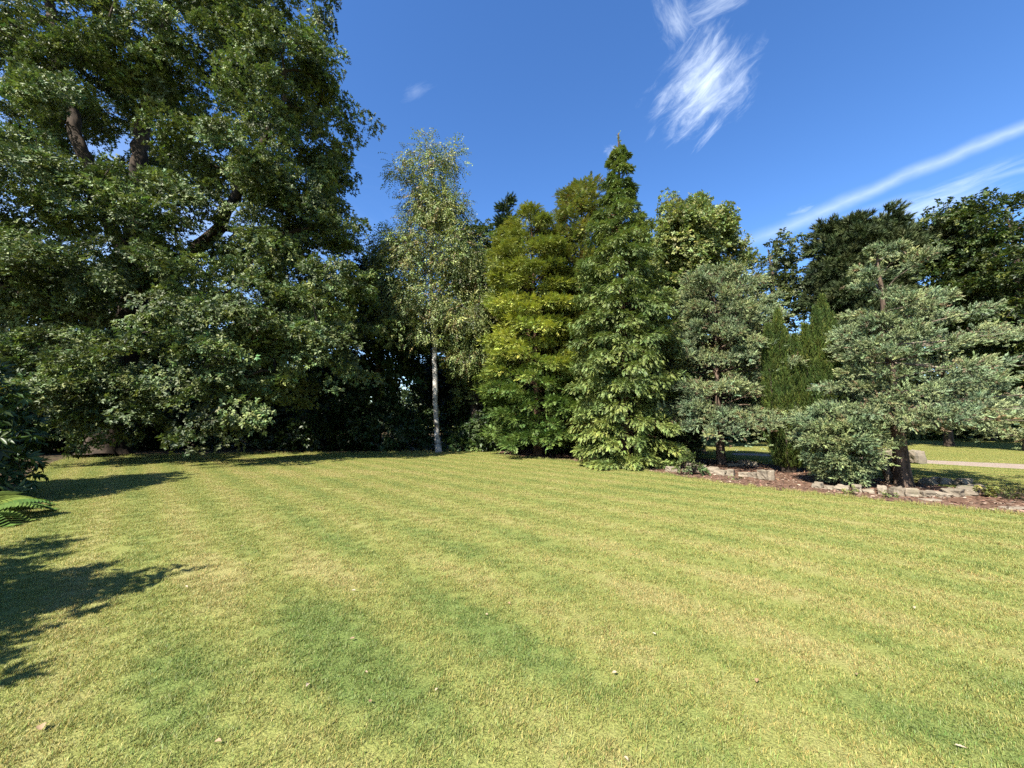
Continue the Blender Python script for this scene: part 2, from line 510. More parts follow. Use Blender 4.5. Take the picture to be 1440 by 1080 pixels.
def broadleaf(name, label, cat, base, trunk, lobes, seed, temps=T_OAK, lmat=LEAF, bark=BARK_OAK, col=(.055, .095, .02), var=.25,
              per_m2=.9, n=26, rad=.55, size=.2, inner=.5, alt=None, altp=0.0, limbs=(), tip=.012, clumpvar=.18, group=None, minz=1.0,
              droop=None, zmin=.3, thick=.3, tilt=.55, rise=.25, clus=1, cr=.6):
    """tree from a trunk polyline and crown lobes, all in world metres; base is the ground point"""
    rng = np.random.default_rng(seed)
    root = thing(name, tuple(base), label, cat, group); b = np.array(base, float)
    sk = Skel(); pts = [np.asarray(p, float) - b for p, _ in trunk]; rads = [r for _, r in trunk]
    sk.poly(pts, rads, step=.4, wob=.03, rng=rng)
    for lm in limbs:
        q = [np.asarray(p, float) - b for p, _ in lm]; rr = [r for _, r in lm]
        j = int(np.argmin(np.linalg.norm(np.array(sk.p) - q[0], axis=1)))
        q[0] = sk.p[j]; sk.poly(q, rr, start=j, step=.4, wob=.05, rng=rng)
    L = [tuple(np.array(l[:3]) - b) + tuple(l[3:]) for l in lobes]
    P, O = shell_points(rng, L, per_m2, inner, zmin, clus, cr)
    sk.grow(P[rng.permutation(len(P))[:min(len(P), 900)]], rng, tip=tip, rise=rise, minz=minz)
    sk.build(root, bark)
    pos, fw, up, sid = sprays(rng, P, O, n, rad, thick, tilt)
    if droop is not None: fw = fw * .5 + np.array([0, 0, -droop])
    c = jitter_col(rng, len(pos), col, var, .1, alt, altp)
    c *= (1 + rng.normal(0, clumpvar, len(P)))[sid][:, None].clip(.5, 1.6)
    V, F, cc = scatter(temps, pos, fw, up, size * rng.uniform(.75, 1.25, len(pos)), c, rng)
    link('crown', np_mesh('crown', V, F, cc), lmat, root)
    return root


def conifer(name, label, cat, base, H, prof, seed, temps, lmat, bark, colf, z0=.3, nb=200, up0=.25, up1=.7, droop=.5, shoots=26, size=.3,
            fan=.45, dome=0, domer=(.4, .25), lean=(0, 0), r0=.16, group=None, tiphang=.5, shell=.25, bmat=None, upf=.25, jit=.12, nd=1, latd=1.0, asym=(0, 0)):
    """conifer: boughs round a trunk; prof = [(height fraction, radius)]"""
    rng = np.random.default_rng(seed)
    root = thing(name, tuple(base), label, cat, group)
    sk = Skel(); top = np.array([lean[0], lean[1], H])
    axis = lambda z: top * np.array([(z / H) ** 1.5, (z / H) ** 1.5, z / H])[...]
    zs = np.linspace(0, H, max(6, int(H / .4)))
    sk.poly([axis(z) for z in zs], [r0 * (1 - .93 * z / H) + .008 for z in zs], step=9)
    pf = np.array(prof, float)
    w = np.interp(np.linspace(0, 1, 200), pf[:, 0], pf[:, 1]) + .3
    zz = np.interp(rng.random(nb) * .999, np.cumsum(w) / w.sum(), np.linspace(0, 1, 200))
    zz = np.sort(np.clip(zz, z0 / H, .995)); az = (np.arange(nb) * 2.39996 + rng.normal(0, .3, nb)) % (2 * math.pi)
    P, Fw, Up, Z = [], [], [], []
    for i in range(nb):
        t = zz[i]; L = np.interp(t, pf[:, 0], pf[:, 1]) * rng.uniform(1 - 2 * jit, 1 + jit) * (1 + asym[0] * math.cos(az[i]) + asym[1] * math.sin(az[i]))
        if L < .05: continue
        d = np.array([math.cos(az[i]), math.sin(az[i]), 0]); sd = np.array([-d[1], d[0], 0])
        pitch = up0 + (up1 - up0) * t + rng.normal(0, .1)
        dz = math.tan(np.clip(pitch, -1.2, 1.2)); end = max(.12, t * H)
        a0 = axis(t * H)
        curve = lambda s: a0 + d * (L * s)[:, None] + np.array([0, 0, 1.0]) * np.maximum(L * (dz * s - droop * s * s), .14 - a0[2])[:, None]
        s = np.array([0, .3, .6, .9]); pts = curve(s); j = int(np.argmin(np.abs(np.array([q[2] for q in sk.p[:len(zs)]]) - a0[2])))
        sk.poly([sk.p[j]] + list(pts[1:]), [r0 * .22 * (1 - t) + .012, .012 * L ** .5 + .006, .008, .004], start=j, step=9)
        m = max(4, int(shoots * (L ** 1.3 + .15) * rng.uniform(.8, 1.2)))
        s = shell + (1 - shell) * np.sqrt(rng.random(m)); lat = rng.uniform(-1, 1, m)
        wv = fan * L * (1 - s * .72)
        p = curve(s) + sd * (lat * wv)[:, None] - np.array([0, 0, 1.0]) * (np.abs(lat) * wv * .35)[:, None] + rng.normal(0, .05 + .03 * L, (m, 3)) * np.array([1, 1, .6])
        slope = dz - 2 * droop * s
        f = d * 1.0 + sd * (lat * latd)[:, None] + np.array([0, 0, 1.0]) * (slope * .7 - tiphang * s + rng.normal(0, .2, m))[:, None] + rng.normal(0, .2, (m, 3))
        u = np.array([0, 0, 1.0]) + d * upf + rng.normal(0, .25, (m, 3))
        P.append(p); Fw.append(f); Up.append(u); Z.append(np.full(m, t))
        for q_ in range(nd if dome else 0):
            m = max(3, int(dome * rng.uniform(.6, 1.3))); g = unit(rng.normal(size=(m, 3)) + np.array([0, 0, .45]) + d * .5)
            s1 = rng.uniform(.8, 1.0) if q_ == 0 else rng.uniform(.45, .95)
            e = curve(np.array([s1]))[0] + (0 if q_ == 0 else 1) * sd * rng.uniform(-1, 1) * fan * L * (1.15 - s1) * 1.3; q = rng.uniform(.35, 1, m)[:, None]; dr = np.array([domer[0], domer[0], domer[1]]) * rng.uniform(.7, 1.3) * min(1.1, .35 + L * .75)
            P.append(e + g * dr * q); Fw.append(g + d * .5 + rng.normal(0, .3, (m, 3)) + np.array([0, 0, .15])); Up.append(np.array([0, 0, 1.0]) + g * .5 + rng.normal(0, .2, (m, 3))); Z.append(np.full(m, t))
    # leader
    m = 26; P.append(top + np.stack([np.zeros(m), np.zeros(m), -rng.random(m) * .9], 1)); Fw.append(np.array([0, 0, 1.0]) + rng.normal(0, .45, (m, 3))); Up.append(rng.normal(size=(m, 3))); Z.append(np.ones(m))
    P, Fw, Up, Z = map(np.concatenate, (P, Fw, Up, Z))
    kf = P[:, 2] > .08; P, Fw, Up, Z = P[kf], Fw[kf], Up[kf], Z[kf]
    sk.build(root, bark, .35, bmat=bmat)
    c = colf(rng, P, Z)
    V, F, cc = scatter(temps, P, Fw, Up, size * rng.uniform(.62, 1.25, len(P)), c, rng, .5)
    V[:, 2] = np.maximum(V[:, 2], .02)
    link('crown', np_mesh('crown', V, F, cc), lmat, root)
    return root


def shrub(name, label, base, lobes, seed, temps=T_BROAD, lmat=LEAF_GLOSS, col=(.03, .06, .015), per_m2=3.0, n=14, rad=.28, size=.16, inner=.45, group=None,
          cat='shrub', var=.25, tilt=.8, alt=None, altp=0.0, stems=7):
    rng = np.random.default_rng(seed); root = thing(name, tuple(base), label, cat, group)
    P, O = shell_points(rng, lobes, per_m2, inner, min(.12, .4 * min(l[2] for l in lobes)))
    sk = Skel(); zt = max(l[2] for l in lobes)
    for i in range(stems):
        l = lobes[i % len(lobes)]; a = rng.uniform(0, 6.28)
        sk.poly([(math.cos(a) * .12 + l[0] * .25, math.sin(a) * .12 + l[1] * .25, 0), (l[0] * .6, l[1] * .6, l[2] * .5), (l[0] + rng.normal(0, l[3] * .3), l[1] + rng.normal(0, l[4] * .3), l[2])], [.03, .022, .012], step=.4, wob=.03, rng=rng)
    sk.grow(P[rng.permutation(len(P))[:250]], rng, tip=.005, step=.35, sag=.05)
    V, F = sk.tubes(sk.chains()); link('stems', np_mesh('stems', V, F, smooth=True), BARK_DARK, root)
    pos, fw, up, sid = sprays(rng, P, O, n, rad, .35, tilt)
    k_ = pos[:, 2] > .03; pos, fw, up, sid = pos[k_], fw[k_], up[k_], sid[k_]
    c = jitter_col(rng, len(pos), col, var, .1, alt, altp) * (1 + rng.normal(0, .2, len(P)))[sid][:, None].clip(.5, 1.6)
    V, F, cc = scatter(temps, pos, fw, up, size * rng.uniform(.75, 1.25, len(pos)), c, rng)
    link('foliage', np_mesh('foliage', V, F, cc), lmat, root)
    return root


# ------------------------------------------------------------------ ground
def poly_px(px): return np.array([G(*p) for p in px])


BED = np.vstack([poly_px([(700, 640), (800, 648), (900, 661), (1000, 677), (1100, 690), (1200, 700), (1300, 710), (1440, 724), (1640, 742)]),
                 poly_px([(1640, 712), (1440, 698), (1400, 691), (1330, 685), (1250, 675), (1180, 666), (1090, 654), (1010, 647), (930, 640), (800, 632), (700, 629)])])
WOOD = np.vstack([[[-14.0, 3.0], [-8.6, 5.0], [-9.3, 7.5], [-11.6, 9.5], [-16.4, 14], [-19.2, 17.4]],
                  poly_px([(200, 641), (300, 639), (420, 638), (520, 637.5), (620, 635), (660, 632), (700, 631)]),
                  poly_px([(700, 629), (800, 632), (930, 640), (1000, 640)]), [[14, 30.0], [16, 60], [-60, 60], [-60, 3.0]]])
PATH = poly_px([(1030, 640), (1200, 646), (1300, 652), (1440, 660), (1640, 671), (1640, 662), (1440, 653), (1300, 647), (1200, 641.5), (1030, 637)])


def inside(P, poly):
    x, y = P[:, 0], P[:, 1]; r = np.zeros(len(P), bool); j = len(poly) - 1
    for i in range(len(poly)):
        xi, yi = poly[i]; xj, yj = poly[j]
        c = ((yi > y) != (yj > y)) & (x < (xj - xi) * (y - yi) / (yj - yi + 1e-12) + xi)
        r ^= c; j = i
    return r


def sheet(name, poly, z, mat):
    import bmesh
    bm = bmesh.new(); vs = [bm.verts.new((p[0], p[1], z)) for p in poly]; f = bm.faces.new(vs)
    if f.normal.z < 0: f.normal_flip()
    bmesh.ops.triangulate(bm, faces=[f]); me = bpy.data.meshes.new(name); bm.to_mesh(me); bm.free()
    return tag(link(name, me, mat), kind='structure')


def rough_edge(poly, step=.22, amp=.045, seed=1):
    rng = np.random.default_rng(seed); out = []
    for i in range(len(poly)):
        a, b = poly[i], poly[(i + 1) % len(poly)]; L = np.linalg.norm(b - a); n = max(1, int(min(L / step, 80)))
        nr = np.array([-(b - a)[1], (b - a)[0]]) / max(L, 1e-6)
        for j in range(n): out.append(a + (b - a) * j / n + nr * rng.normal(0, amp))
    return np.array(out)


def lawn_color(k):
    """colour of the turf by its place on the ground: mower stripes, dry straw patches, lush patches"""
    pos = k.n('ShaderNodeNewGeometry').outputs['Position']
    flat = k.vm('MULTIPLY', pos, (1, 1, 0))
    big = k.noise(flat, .35, 3.0, .55); mid = k.noise(flat, 1.3, 4.0, .6); fine = k.noise(flat, 7.0, 3.0, .6)
    wob = k.m('MULTIPLY', k.m('SUBTRACT', k.noise(flat, .5, 2.0), .5), .2)
    s = k.m('ADD', k.vm('DOT_PRODUCT', flat, (.72, .69, 0)), wob)
    stripe = k.m('SINE', k.m('MULTIPLY', s, 2 * math.pi / .95))
    lush = k.m('ADD', k.m('MULTIPLY', k.m('SUBTRACT', big, .5), 1.0), k.m('MULTIPLY', k.m('SUBTRACT', mid, .5), 1.3))
    lush = k.m('ADD', lush, k.m('MULTIPLY', stripe, .35))
    for (x, y, rx, ry, amp) in LUSH:
        d = k.vm('LENGTH', k.vm('MULTIPLY', k.vm('SUBTRACT', flat, (x, y, 0)), (1 / rx, 1 / ry, 0)))
        d = k.m('ADD', d, k.m('MULTIPLY', k.m('SUBTRACT', mid, .5), 1.2))
        lush = k.m('ADD', lush, k.smooth(d, .35, 1.1, amp, 0.0))
    lush = k.m('ADD', k.m('ADD', lush, k.m('MULTIPLY', k.m('SUBTRACT', fine, .5), 1.3)), .0)
    base = k.mix(k.smooth(lush, -.75, .1), c4((.365, .33, .125)), c4((.29, .303, .089)))
    base = k.mix(k.smooth(lush, .0, .9), base, c4((.175, .23, .062)))
    return base, flat


LUSH = [(-1.0, 3.0, 1.8, 1.1, .62), (-1.2, 5.6, 2.4, 1.0, .25), (2.6, 2.3, 1.3, .5, .35), (3.0, 9.5, 2.2, .8, .25),
        (-6.0, 12.5, 3.0, 1.1, -.5), (1.6, 3.6, 1.6, .9, -.3), (-2.8, 4.5, 1.6, .7, -.35)]
m, k = mat('lawn turf'); base, flat = lawn_color(k)
fn = k.noise(flat, 55.0, 3.0, .7)
base = k.mix(k.smooth(fn, .3, .7, 0, .6), base, k.mix(1.0, base, (.35, .4, .3, 1), 'MULTIPLY'))
bm_ = k.n('ShaderNodeBump', {'Strength': .8, 'Distance': .02, 'Height': fn})
p = k.n('ShaderNodeBsdfPrincipled', {'Base Color': base, 'Roughness': .9, 'Specular IOR Level': .1, 'Normal': bm_.outputs[0]})
k.n('ShaderNodeOutputMaterial', {'Surface': p.outputs[0]}); TURF = m

m, k = mat('grass blade'); base, flat = lawn_color(k)
at = k.n('ShaderNodeAttribute', attribute_name='tint').outputs['Color']
colr = k.mix(1.0, base, at, 'MULTIPLY')
p = k.n('ShaderNodeBsdfPrincipled', {'Base Color': colr, 'Roughness': .5, 'Specular IOR Level': .25})
tr = k.n('ShaderNodeBsdfTranslucent', {'Color': k.mix(1.0, colr, (1.25, 1.3, .8, 1), 'MULTIPLY')})
mx = k.n('ShaderNodeMixShader', {0: .3, 1: p.outputs[0], 2: tr.outputs[0]})
k.n('ShaderNodeOutputMaterial', {'Surface': mx.outputs[0]}); BLADE = m


def litter_mat(name, cols, scale, bump=.7):
    m, k = mat(name); pos = k.n('ShaderNodeNewGeometry').outputs['Position']
    vor = k.n('ShaderNodeTexVoronoi', {'Vector': pos, 'Scale': scale}); n1 = k.noise(pos, scale * .12, 4.0); n2 = k.noise(pos, scale * .9, 3.0)
    rnd = k.n('ShaderNodeSeparateColor', {0: vor.outputs['Color']}).outputs[0]
    c = k.mix(k.smooth(rnd, .2, .9), c4(cols[0]), c4(cols[1])); c = k.mix(k.smooth(n1, .45, .65), c, c4(cols[2]))
    c = k.mix(k.smooth(n2, .45, .75, 0, .7), c, c4(cols[3]))
    b = k.n('ShaderNodeBump', {'Strength': bump, 'Distance': .03, 'Height': rnd})
    p = k.n('ShaderNodeBsdfPrincipled', {'Base Color': c, 'Roughness': .9, 'Specular IOR Level': .15, 'Normal': b.outputs[0]})
    k.n('ShaderNodeOutputMaterial', {'Surface': p.outputs[0]}); return m


MULCH = litter_mat('bark mulch soil', [(.10, .055, .035), (.24, .15, .10), (.15, .085, .055), (.06, .035, .025)], 26)
LITTER = litter_mat('woodland leaf litter', [(.05, .035, .02), (.12, .08, .045), (.045, .05, .018), (.03, .022, .014)], 16)
GRAVEL = litter_mat('pale gravel', [(.28, .22, .17), (.42, .35, .28), (.34, .26, .2), (.2, .15, .11)], 30)

g = np.array([[-400, -400], [400, -400], [400, 900], [-400, 900]], float)
sheet('ground', g, 0.0, TURF)
sheet('woodland_floor', rough_edge(WOOD, .3, .07, 2), .004, LITTER)
sheet('planting_bed', rough_edge(BED, .18, .035, 3), .008, MULCH)
sheet('gravel_path', rough_edge(PATH, .25, .04, 4), .006, GRAVEL)

# grass: tufts of blades instanced on points of one object
rng = np.random.default_rng(11)


def tuft_mesh(i):
    r = np.random.default_rng(100 + i); Vs, Fs, Cs = [], [], []
    for b in range(36):
        q = r.normal(0, .028, 2); h = r.uniform(.009, .021); a = r.uniform(0, 6.28); lean = abs(r.normal(0, .8)) + .15
        d = np.array([math.cos(a), math.sin(a)]); s = np.array([-d[1], d[0]]) * r.uniform(.001, .0018)
        base = q; mid = q + d * h * lean * .35; tip = q + d * h * lean
        o = len(Vs)
        Vs += [[*(base - s), 0], [*(base + s), 0], [*(mid + s * .9), h * .6], [*(mid - s * .9), h * .6], [*tip, h]]
        Fs += [[o, o + 1, o + 2], [o, o + 2, o + 3], [o + 3, o + 2, o + 4]]
        v = r.uniform(.6, 1.4); c = np.array([v, v, v])
        if r.random() < .22: c = c * np.array([1.45, 1.15, 1.1])
        elif r.random() < .25: c = c * np.array([.7, .95, .7])
        Cs += [c * .75] * 2 + [c] * 2 + [c * 1.1]
    me = np_mesh('grass_tuft', np.array(Vs), np.array(Fs)); a = me.attributes.new('tint', 'FLOAT_COLOR', 'POINT')
    cc = np.ones((len(Vs), 4), np.float32); cc[:, :3] = np.array(Cs); a.data.foreach_set('color', cc.ravel())
    me.materials.append(BLADE)
    return bpy.data.objects.new('grass_tuft', me)


PT, SC = [], []
for (d0, d1, dens, s) in ((.7, 4.2, 430, 1.0), (4.2, 8.5, 200, 1.3), (8.5, 15, 220, 1.3), (15, 24, 190, 1.4)):
    xm = 1.45 * d1 + 1.5; n = int((d1 - d0) * 2 * xm * dens)
    p = np.stack([rng.uniform(-xm, xm, n), rng.uniform(d0, d1, n)], 1)
    p = p[np.abs(p[:, 0]) < 1.4 * p[:, 1] + 1.5]; PT.append(p); SC.append(np.full(len(p), s))
p = np.stack([rng.uniform(5, 44, 60000), rng.uniform(8, 38, 60000)], 1); p = p[(p[:, 0] > .42 * p[:, 1]) & (p[:, 0] < 1.5 * p[:, 1])]
kb = ~np.any([(np.abs(p[:, 0]) < 1.4 * p[:, 1] + 1.5) & (p[:, 1] < 24)], axis=0); PT.append(p[kb]); SC.append(np.full(kb.sum(), 2.0))
PT, SC = np.vstack(PT), np.concatenate(SC)
keep = ~(inside(PT, BED) | inside(PT, WOOD) | inside(PT, PATH)); PT, SC = PT[keep], SC[keep]
me = bpy.data.meshes.new('lawn_grass'); me.vertices.add(len(PT))
me.vertices.foreach_set('co', np.hstack([PT, np.zeros((len(PT), 1))]).astype(np.float32).ravel())
a = me.attributes.new('spread', 'FLOAT_VECTOR', 'POINT'); zz = rng.uniform(.75, 1.3, len(PT))
for e_, v_ in (((0, .22), 2.4), ((0, .1), 1.5), ((-.15, .05), 1.4)):     # unmown fringe along the beds and the wood edge
    q_ = PT + np.array(e_); zz[inside(q_, BED) | inside(q_, WOOD)] *= v_
a.data.foreach_set('vector', np.stack([SC, SC, np.minimum(SC, 1.5) ** .5 * zz], 1).astype(np.float32).ravel())
a = me.attributes.new('spin', 'FLOAT_VECTOR', 'POINT')
a.data.foreach_set('vector', np.stack([np.zeros(len(PT)), np.zeros(len(PT)), rng.uniform(0, 6.28, len(PT))], 1).astype(np.float32).ravel())
grass = link('lawn_grass', me, BLADE); tag(grass, 'short mown yellow green lawn grass with faint mower stripes', 'grass', kind='stuff')
gt = bpy.data.node_groups.new('grass on points', 'GeometryNodeTree')
gt.interface.new_socket('Geometry', in_out='INPUT', socket_type='NodeSocketGeometry'); gt.interface.new_socket('Geometry', in_out='OUTPUT', socket_type='NodeSocketGeometry')
gi, go = gt.nodes.new('NodeGroupInput'), gt.nodes.new('NodeGroupOutput')
jn = gt.nodes.new('GeometryNodeJoinGeometry')
for i in range(5):
    oi = gt.nodes.new('GeometryNodeObjectInfo'); oi.inputs['Object'].default_value = tuft_mesh(i); oi.inputs['As Instance'].default_value = True
    gt.links.new(oi.outputs['Geometry'], jn.inputs[0])
ip = gt.nodes.new('GeometryNodeInstanceOnPoints'); ip.inputs['Pick Instance'].default_value = True
for nm, sk_ in (('spread', 'Scale'), ('spin', 'Rotation')):
    na = gt.nodes.new('GeometryNodeInputNamedAttribute'); na.data_type = 'FLOAT_VECTOR'; na.inputs['Name'].default_value = nm
    gt.links.new(na.outputs[0], ip.inputs[sk_])
mp_ = gt.nodes.new('GeometryNodeMeshToPoints')
gt.links.new(gi.outputs[0], mp_.inputs[0]); gt.links.new(mp_.outputs[0], ip.inputs['Points']); gt.links.new(jn.outputs[0], ip.inputs['Instance']); gt.links.new(ip.outputs[0], go.inputs[0])
grass.modifiers.new('grass', 'NODES').node_group = gt


# ------------------------------------------------------------------ the oak
def LB(px, py, d, rx, ry=None, rz=None, dn=1.0):
    c = W(px, py, d); return (c[0], c[1], c[2], rx, ry or rx, rz or rx * .8, dn)


ob = np.append(G(146, 642), 0)
d = ob[1]
oak_lobes = [LB(90, 60, d + 1, 4.6, 4.5, 3.6), LB(255, 50, d + .5, 4.4, 4, 3.4), LB(385, 95, d - .5, 3.0, 3.2, 2.4), LB(330, 10, d, 3.2, 3.5, 2.6), LB(425, 170, d - .5, 2.0, 2.4, 2.2),
             LB(415, 245, d, 2.1, 2.4, 1.8), LB(310, 215, d - 2, 3.0, 2.6, 2.2), LB(190, 175, d + 1.5, 4.0, 4.0, 3.0, .8), LB(55, 255, d - 3, 2.9, 2.4, 1.5, 1.2), LB(170, 285, d - 3, 2.4, 2.0, 1.5, 1.2),
             LB(-90, 120, d, 4.5, 4.5, 4.0), LB(-60, 330, d - 2, 3.6, 3.2, 2.4), LB(440, 305, d + .5, 1.6, 2.0, 1.0), LB(100, 370, d - 2.5, 3.0, 2.4, 1.4), LB(25, 410, d - 3, 2.2, 2.0, 1.1),
             LB(145, 505, d - 2.8, 1.9, 1.5, .95, 1.5), LB(150, 560, d - 2.6, 1.5, 1.3, .8, 1.8), LB(125, 540, d - 3.6, 1.8, 1.4, .8, 1.8), LB(175, 575, d - 3.2, 1.2, 1.0, .6, 1.8), LB(70, 500, d - 3.6, 1.5, 1.3, .8, 1.4), LB(345, 425, d - 3, 2.4, 2.0, 1.3, 1.4), LB(330, 500, d - 3.2, 2.5, 2.0, 1.15, 1.5), LB(360, 565, d - 3.0, 1.9, 1.5, .75, 1.6), LB(395, 368, d - 1, 1.9, 1.7, 1.0), LB(430, 345, d + .5, 1.8, 1.8, .9), LB(445, 290, d + .3, 1.3, 1.5, 1.0), LB(400, 270, d - 1, 1.8, 1.6, 1.2), LB(500, 420, d - .5, 1.4, 1.4, 1.2), LB(415, 95, d - .3, 1.7, 1.8, 1.4), LB(105, 150, d - 2.2, 1.5, 1.3, .9), LB(200, 100, d - 1.5, 1.5, 1.3, 1.0), LB(60, 60, d - 2, 1.6, 1.4, 1.0), LB(270, 330, d - 2.2, 1.5, 1.2, .7), LB(335, 345, d - 1.8, 1.3, 1.2, .7), LB(225, 360, d - 2.5, 1.6, 1.3, .8), LB(470, 360, d, 1.5, 1.6, .9),
             LB(470, 420, d - 1.5, 1.7, 1.7, 1.3, 1.2), LB(490, 490, d - 1.5, 1.5, 1.5, 1.0, 1.1), LB(225, 440, d + 2, 3.0, 3, 2.0, .7), LB(150, -110, d, 6, 6, 3.5, .7), LB(360, -80, d, 3.4, 4, 2.5, .8),
             LB(90, 470, d + 3, 3.2, 3, 2.0, .8), LB(-40, 480, d - 1, 2.4, 2.4, 1.5, 1.0), LB(370, 300, d + 2.5, 2.2, 2, 1.6, .9), LB(415, 470, d + 2, 2.2, 2, 2.2, .9)]
trunk = [(ob, .74), (W(148, 600, d + .1), .62), (W(160, 540, d + .2), .58), (W(185, 450, d + .3), .55), (W(195, 380, d + .4), .5), (W(190, 300, d + .5), .38), (W(200, 180, d + 1), .3), (W(230, 60, d + 1), .2), (W(240, -60, d + 1), .1)]
limbs = [[(W(190, 400, d + .3), .34), (W(235, 395, d), .33), (W(270, 360, d - .3), .3), (W(310, 320, d - .6), .25), (W(350, 240, d - .8), .18), (W(400, 140, d - .8), .1)],
         [(W(192, 390, d + .3), .3), (W(150, 300, d - .5), .28), (W(110, 200, d - .8), .25), (W(85, 100, d - .6), .22), (W(68, 0, d), .18), (W(60, -90, d), .1)],
         [(W(175, 470, d + .2), .2), (W(110, 440, d - 1), .16), (W(60, 425, d - 2), .12), (W(0, 400, d - 2.5), .08)],
         [(W(187, 440, d + .3), .2), (W(260, 430, d - 1), .16), (W(330, 440, d - 2.3), .12), (W(380, 480, d - 3), .06)],
         [(W(310, 320, d - .6), .16), (W(390, 330, d - .2), .12), (W(450, 320, d), .07)],
         [(W(170, 480, d + .2), .14), (W(150, 480, d - 1.5), .1), (W(150, 520, d - 2.6), .05)]]
broadleaf('oak_tree', 'huge spreading oak filling the left side of the view, low boughs over the lawn', 'tree', ob, trunk, oak_lobes, 21, T_OAK, LEAF, BARK_OAK,
          col=(.11, .155, .052), per_m2=.84, n=76, rad=.62, size=.15, inner=.6, clus=5, cr=.55, limbs=limbs, alt=(.15, .18, .06), altp=.15, thick=.16, clumpvar=.25)

# ------------------------------------------------------------------ birch
bb = np.append(G(617, 636), 0); d = bb[1]
broadleaf('birch_tree', 'slender white-barked birch with thin hanging foliage beside the oak', 'tree', bb,
          [(bb, .16), (W(614, 600, d), .12), (W(612, 530, d), .14), (W(609, 440, d), .12), (W(604, 350, d), .09), (W(606, 270, d), .05), (W(600, 200, d), .015)],
          [LB(600, 232, d, 1.15, 1.1, 1.3, .6), LB(612, 290, d, 1.2, 1.2, 1.4, .7), LB(598, 300, d, 1.3, 1.2, 1.3, .8), LB(635, 300, d, .9, .9, 1.2, .7), LB(583, 355, d, 1.4, 1.4, 1.5, .9), LB(640, 370, d, 1.5, 1.5, 1.6, .9), LB(565, 420, d, 1.3, 1.3, 1.6, .9), LB(545, 350, d + .5, .9, 1, 1.0, .8), LB(670, 400, d + .5, 1.2, 1.2, 1.5, .8),
           LB(655, 450, d - .3, 1.2, 1.2, 1.1, .9), LB(608, 430, d - .6, 1.2, 1.2, 1.0, .8), LB(655, 500, d - .3, .8, .8, .7, .8), LB(600, 470, d - .5, .7, .7, .6, .5), LB(635, 225, d, .5, .6, .8, .6), LB(560, 245, d, .4, .5, .6, .6)],
          31, T_BIRCH, LEAF_SOFT, BARK_BIRCH, col=(.185, .225, .072), per_m2=3.0, n=22, rad=.48, size=.4, inner=.3, droop=.3, alt=(.17, .125, .05), altp=.08, tip=.007, thick=.55,
          limbs=[[(W(609, 480, d), .07), (W(618, 450, d - .2), .055), (W(634, 420, d - .3), .03)], [(W(606, 400, d), .05), (W(585, 350, d), .03), (W(570, 330, d), .015)]])


# ------------------------------------------------------------------ conifers of the border
def gold_col(rng, P, Z):
    n = len(P); c = jitter_col(rng, n, (.38, .425, .085), .22, .07)
    gr = jitter_col(rng, n, (.12, .19, .042), .22, .08)
    z = P[:, 2] + rng.normal(0, .45, n); w = np.clip((z - 3.2) / 1.6, 0, 1)[:, None]
    topw = np.clip((z - 6.6) / 2.4, 0, .8)[:, None]
    c = c * (1 - topw) + jitter_col(rng, n, (.19, .22, .05), .2, .08) * topw
    return gr * (1 - w) + c * w


pb = np.append(G(757, 641), 0)
conifer('golden_cypress', 'gold tipped cypress with green lower half at the left end of the border', 'conifer', pb, 11.7,
        [(0, 1.7), (.08, 2.2), (.25, 2.45), (.45, 2.25), (.62, 2.1), (.8, 1.7), (.93, 1.0), (1, .2)], 41, T_GOLD, SCALE_LEAF, BARK_RED, gold_col, z0=.9, nd=3, nb=220, up0=.05, up1=.5, droop=.25,
        shoots=14, size=.2, fan=.4, dome=95, domer=(.44, .2), lean=(-.3, 0), r0=.2, tiphang=.1, shell=.35, jit=.15)
pb = np.append(G(815, 641), 0) + np.array([.1, .6, 0])
conifer('golden_cypress', 'taller thin bronze-topped cypress between the gold cypress and the spire conifer', 'conifer', pb, 13.6,
        [(0, 1.5), (.25, 2.0), (.5, 2.0), (.75, 1.6), (.9, .95), (.95, .65), (1, .25)], 42, T_GOLD, SCALE_LEAF, BARK_RED,
        lambda r, P, Z: jitter_col(r, len(P), (.20, .225, .06), .25, .1, (.2, .13, .06), .07), z0=1.2, nd=2, nb=200, up0=.05, up1=.7, droop=.2, shoots=12, size=.27, fan=.4, dome=60, domer=(.48, .3), lean=(.35, 0), r0=.19, tiphang=.1, shell=.3, jit=.2)


def spire_col(rng, P, Z):
    n = len(P); c = jitter_col(rng, n, (.16, .215, .065), .22, .08); lo = jitter_col(rng, n, (.235, .295, .075), .2, .08)
    w = np.clip((3.4 - P[:, 2] + rng.normal(0, .5, n)) / 2.4, 0, 1)[:, None] * .8
    return c * (1 - w) + lo * w


pb = np.append(G(880, 656), 0)
conifer('spire_conifer', 'tallest conifer of the border, a dense green spire with drooping sprays down to the ground', 'conifer', pb, 12.55,
        [(0, 1.15), (.06, 1.5), (.2, 1.68), (.4, 1.6), (.58, 1.4), (.69, 1.05), (.77, .62), (.86, .42), (.92, .28), (.945, .08), (1, .03)], 43, T_CYP, SCALE_LEAF, BARK_RED, spire_col, z0=.25, nb=420,
        up0=.15, up1=.45, droop=.42, shoots=26, size=.135, fan=.4, dome=46, domer=(.24, .12), nd=3, lean=(.05, 0), r0=.2, tiphang=.3, shell=.45, jit=.24)


def blue_col(rng, P, Z):
    n = len(P); return jitter_col(rng, n, (.255, .315, .155), .25, .07, (.22, .165, .10), .06)


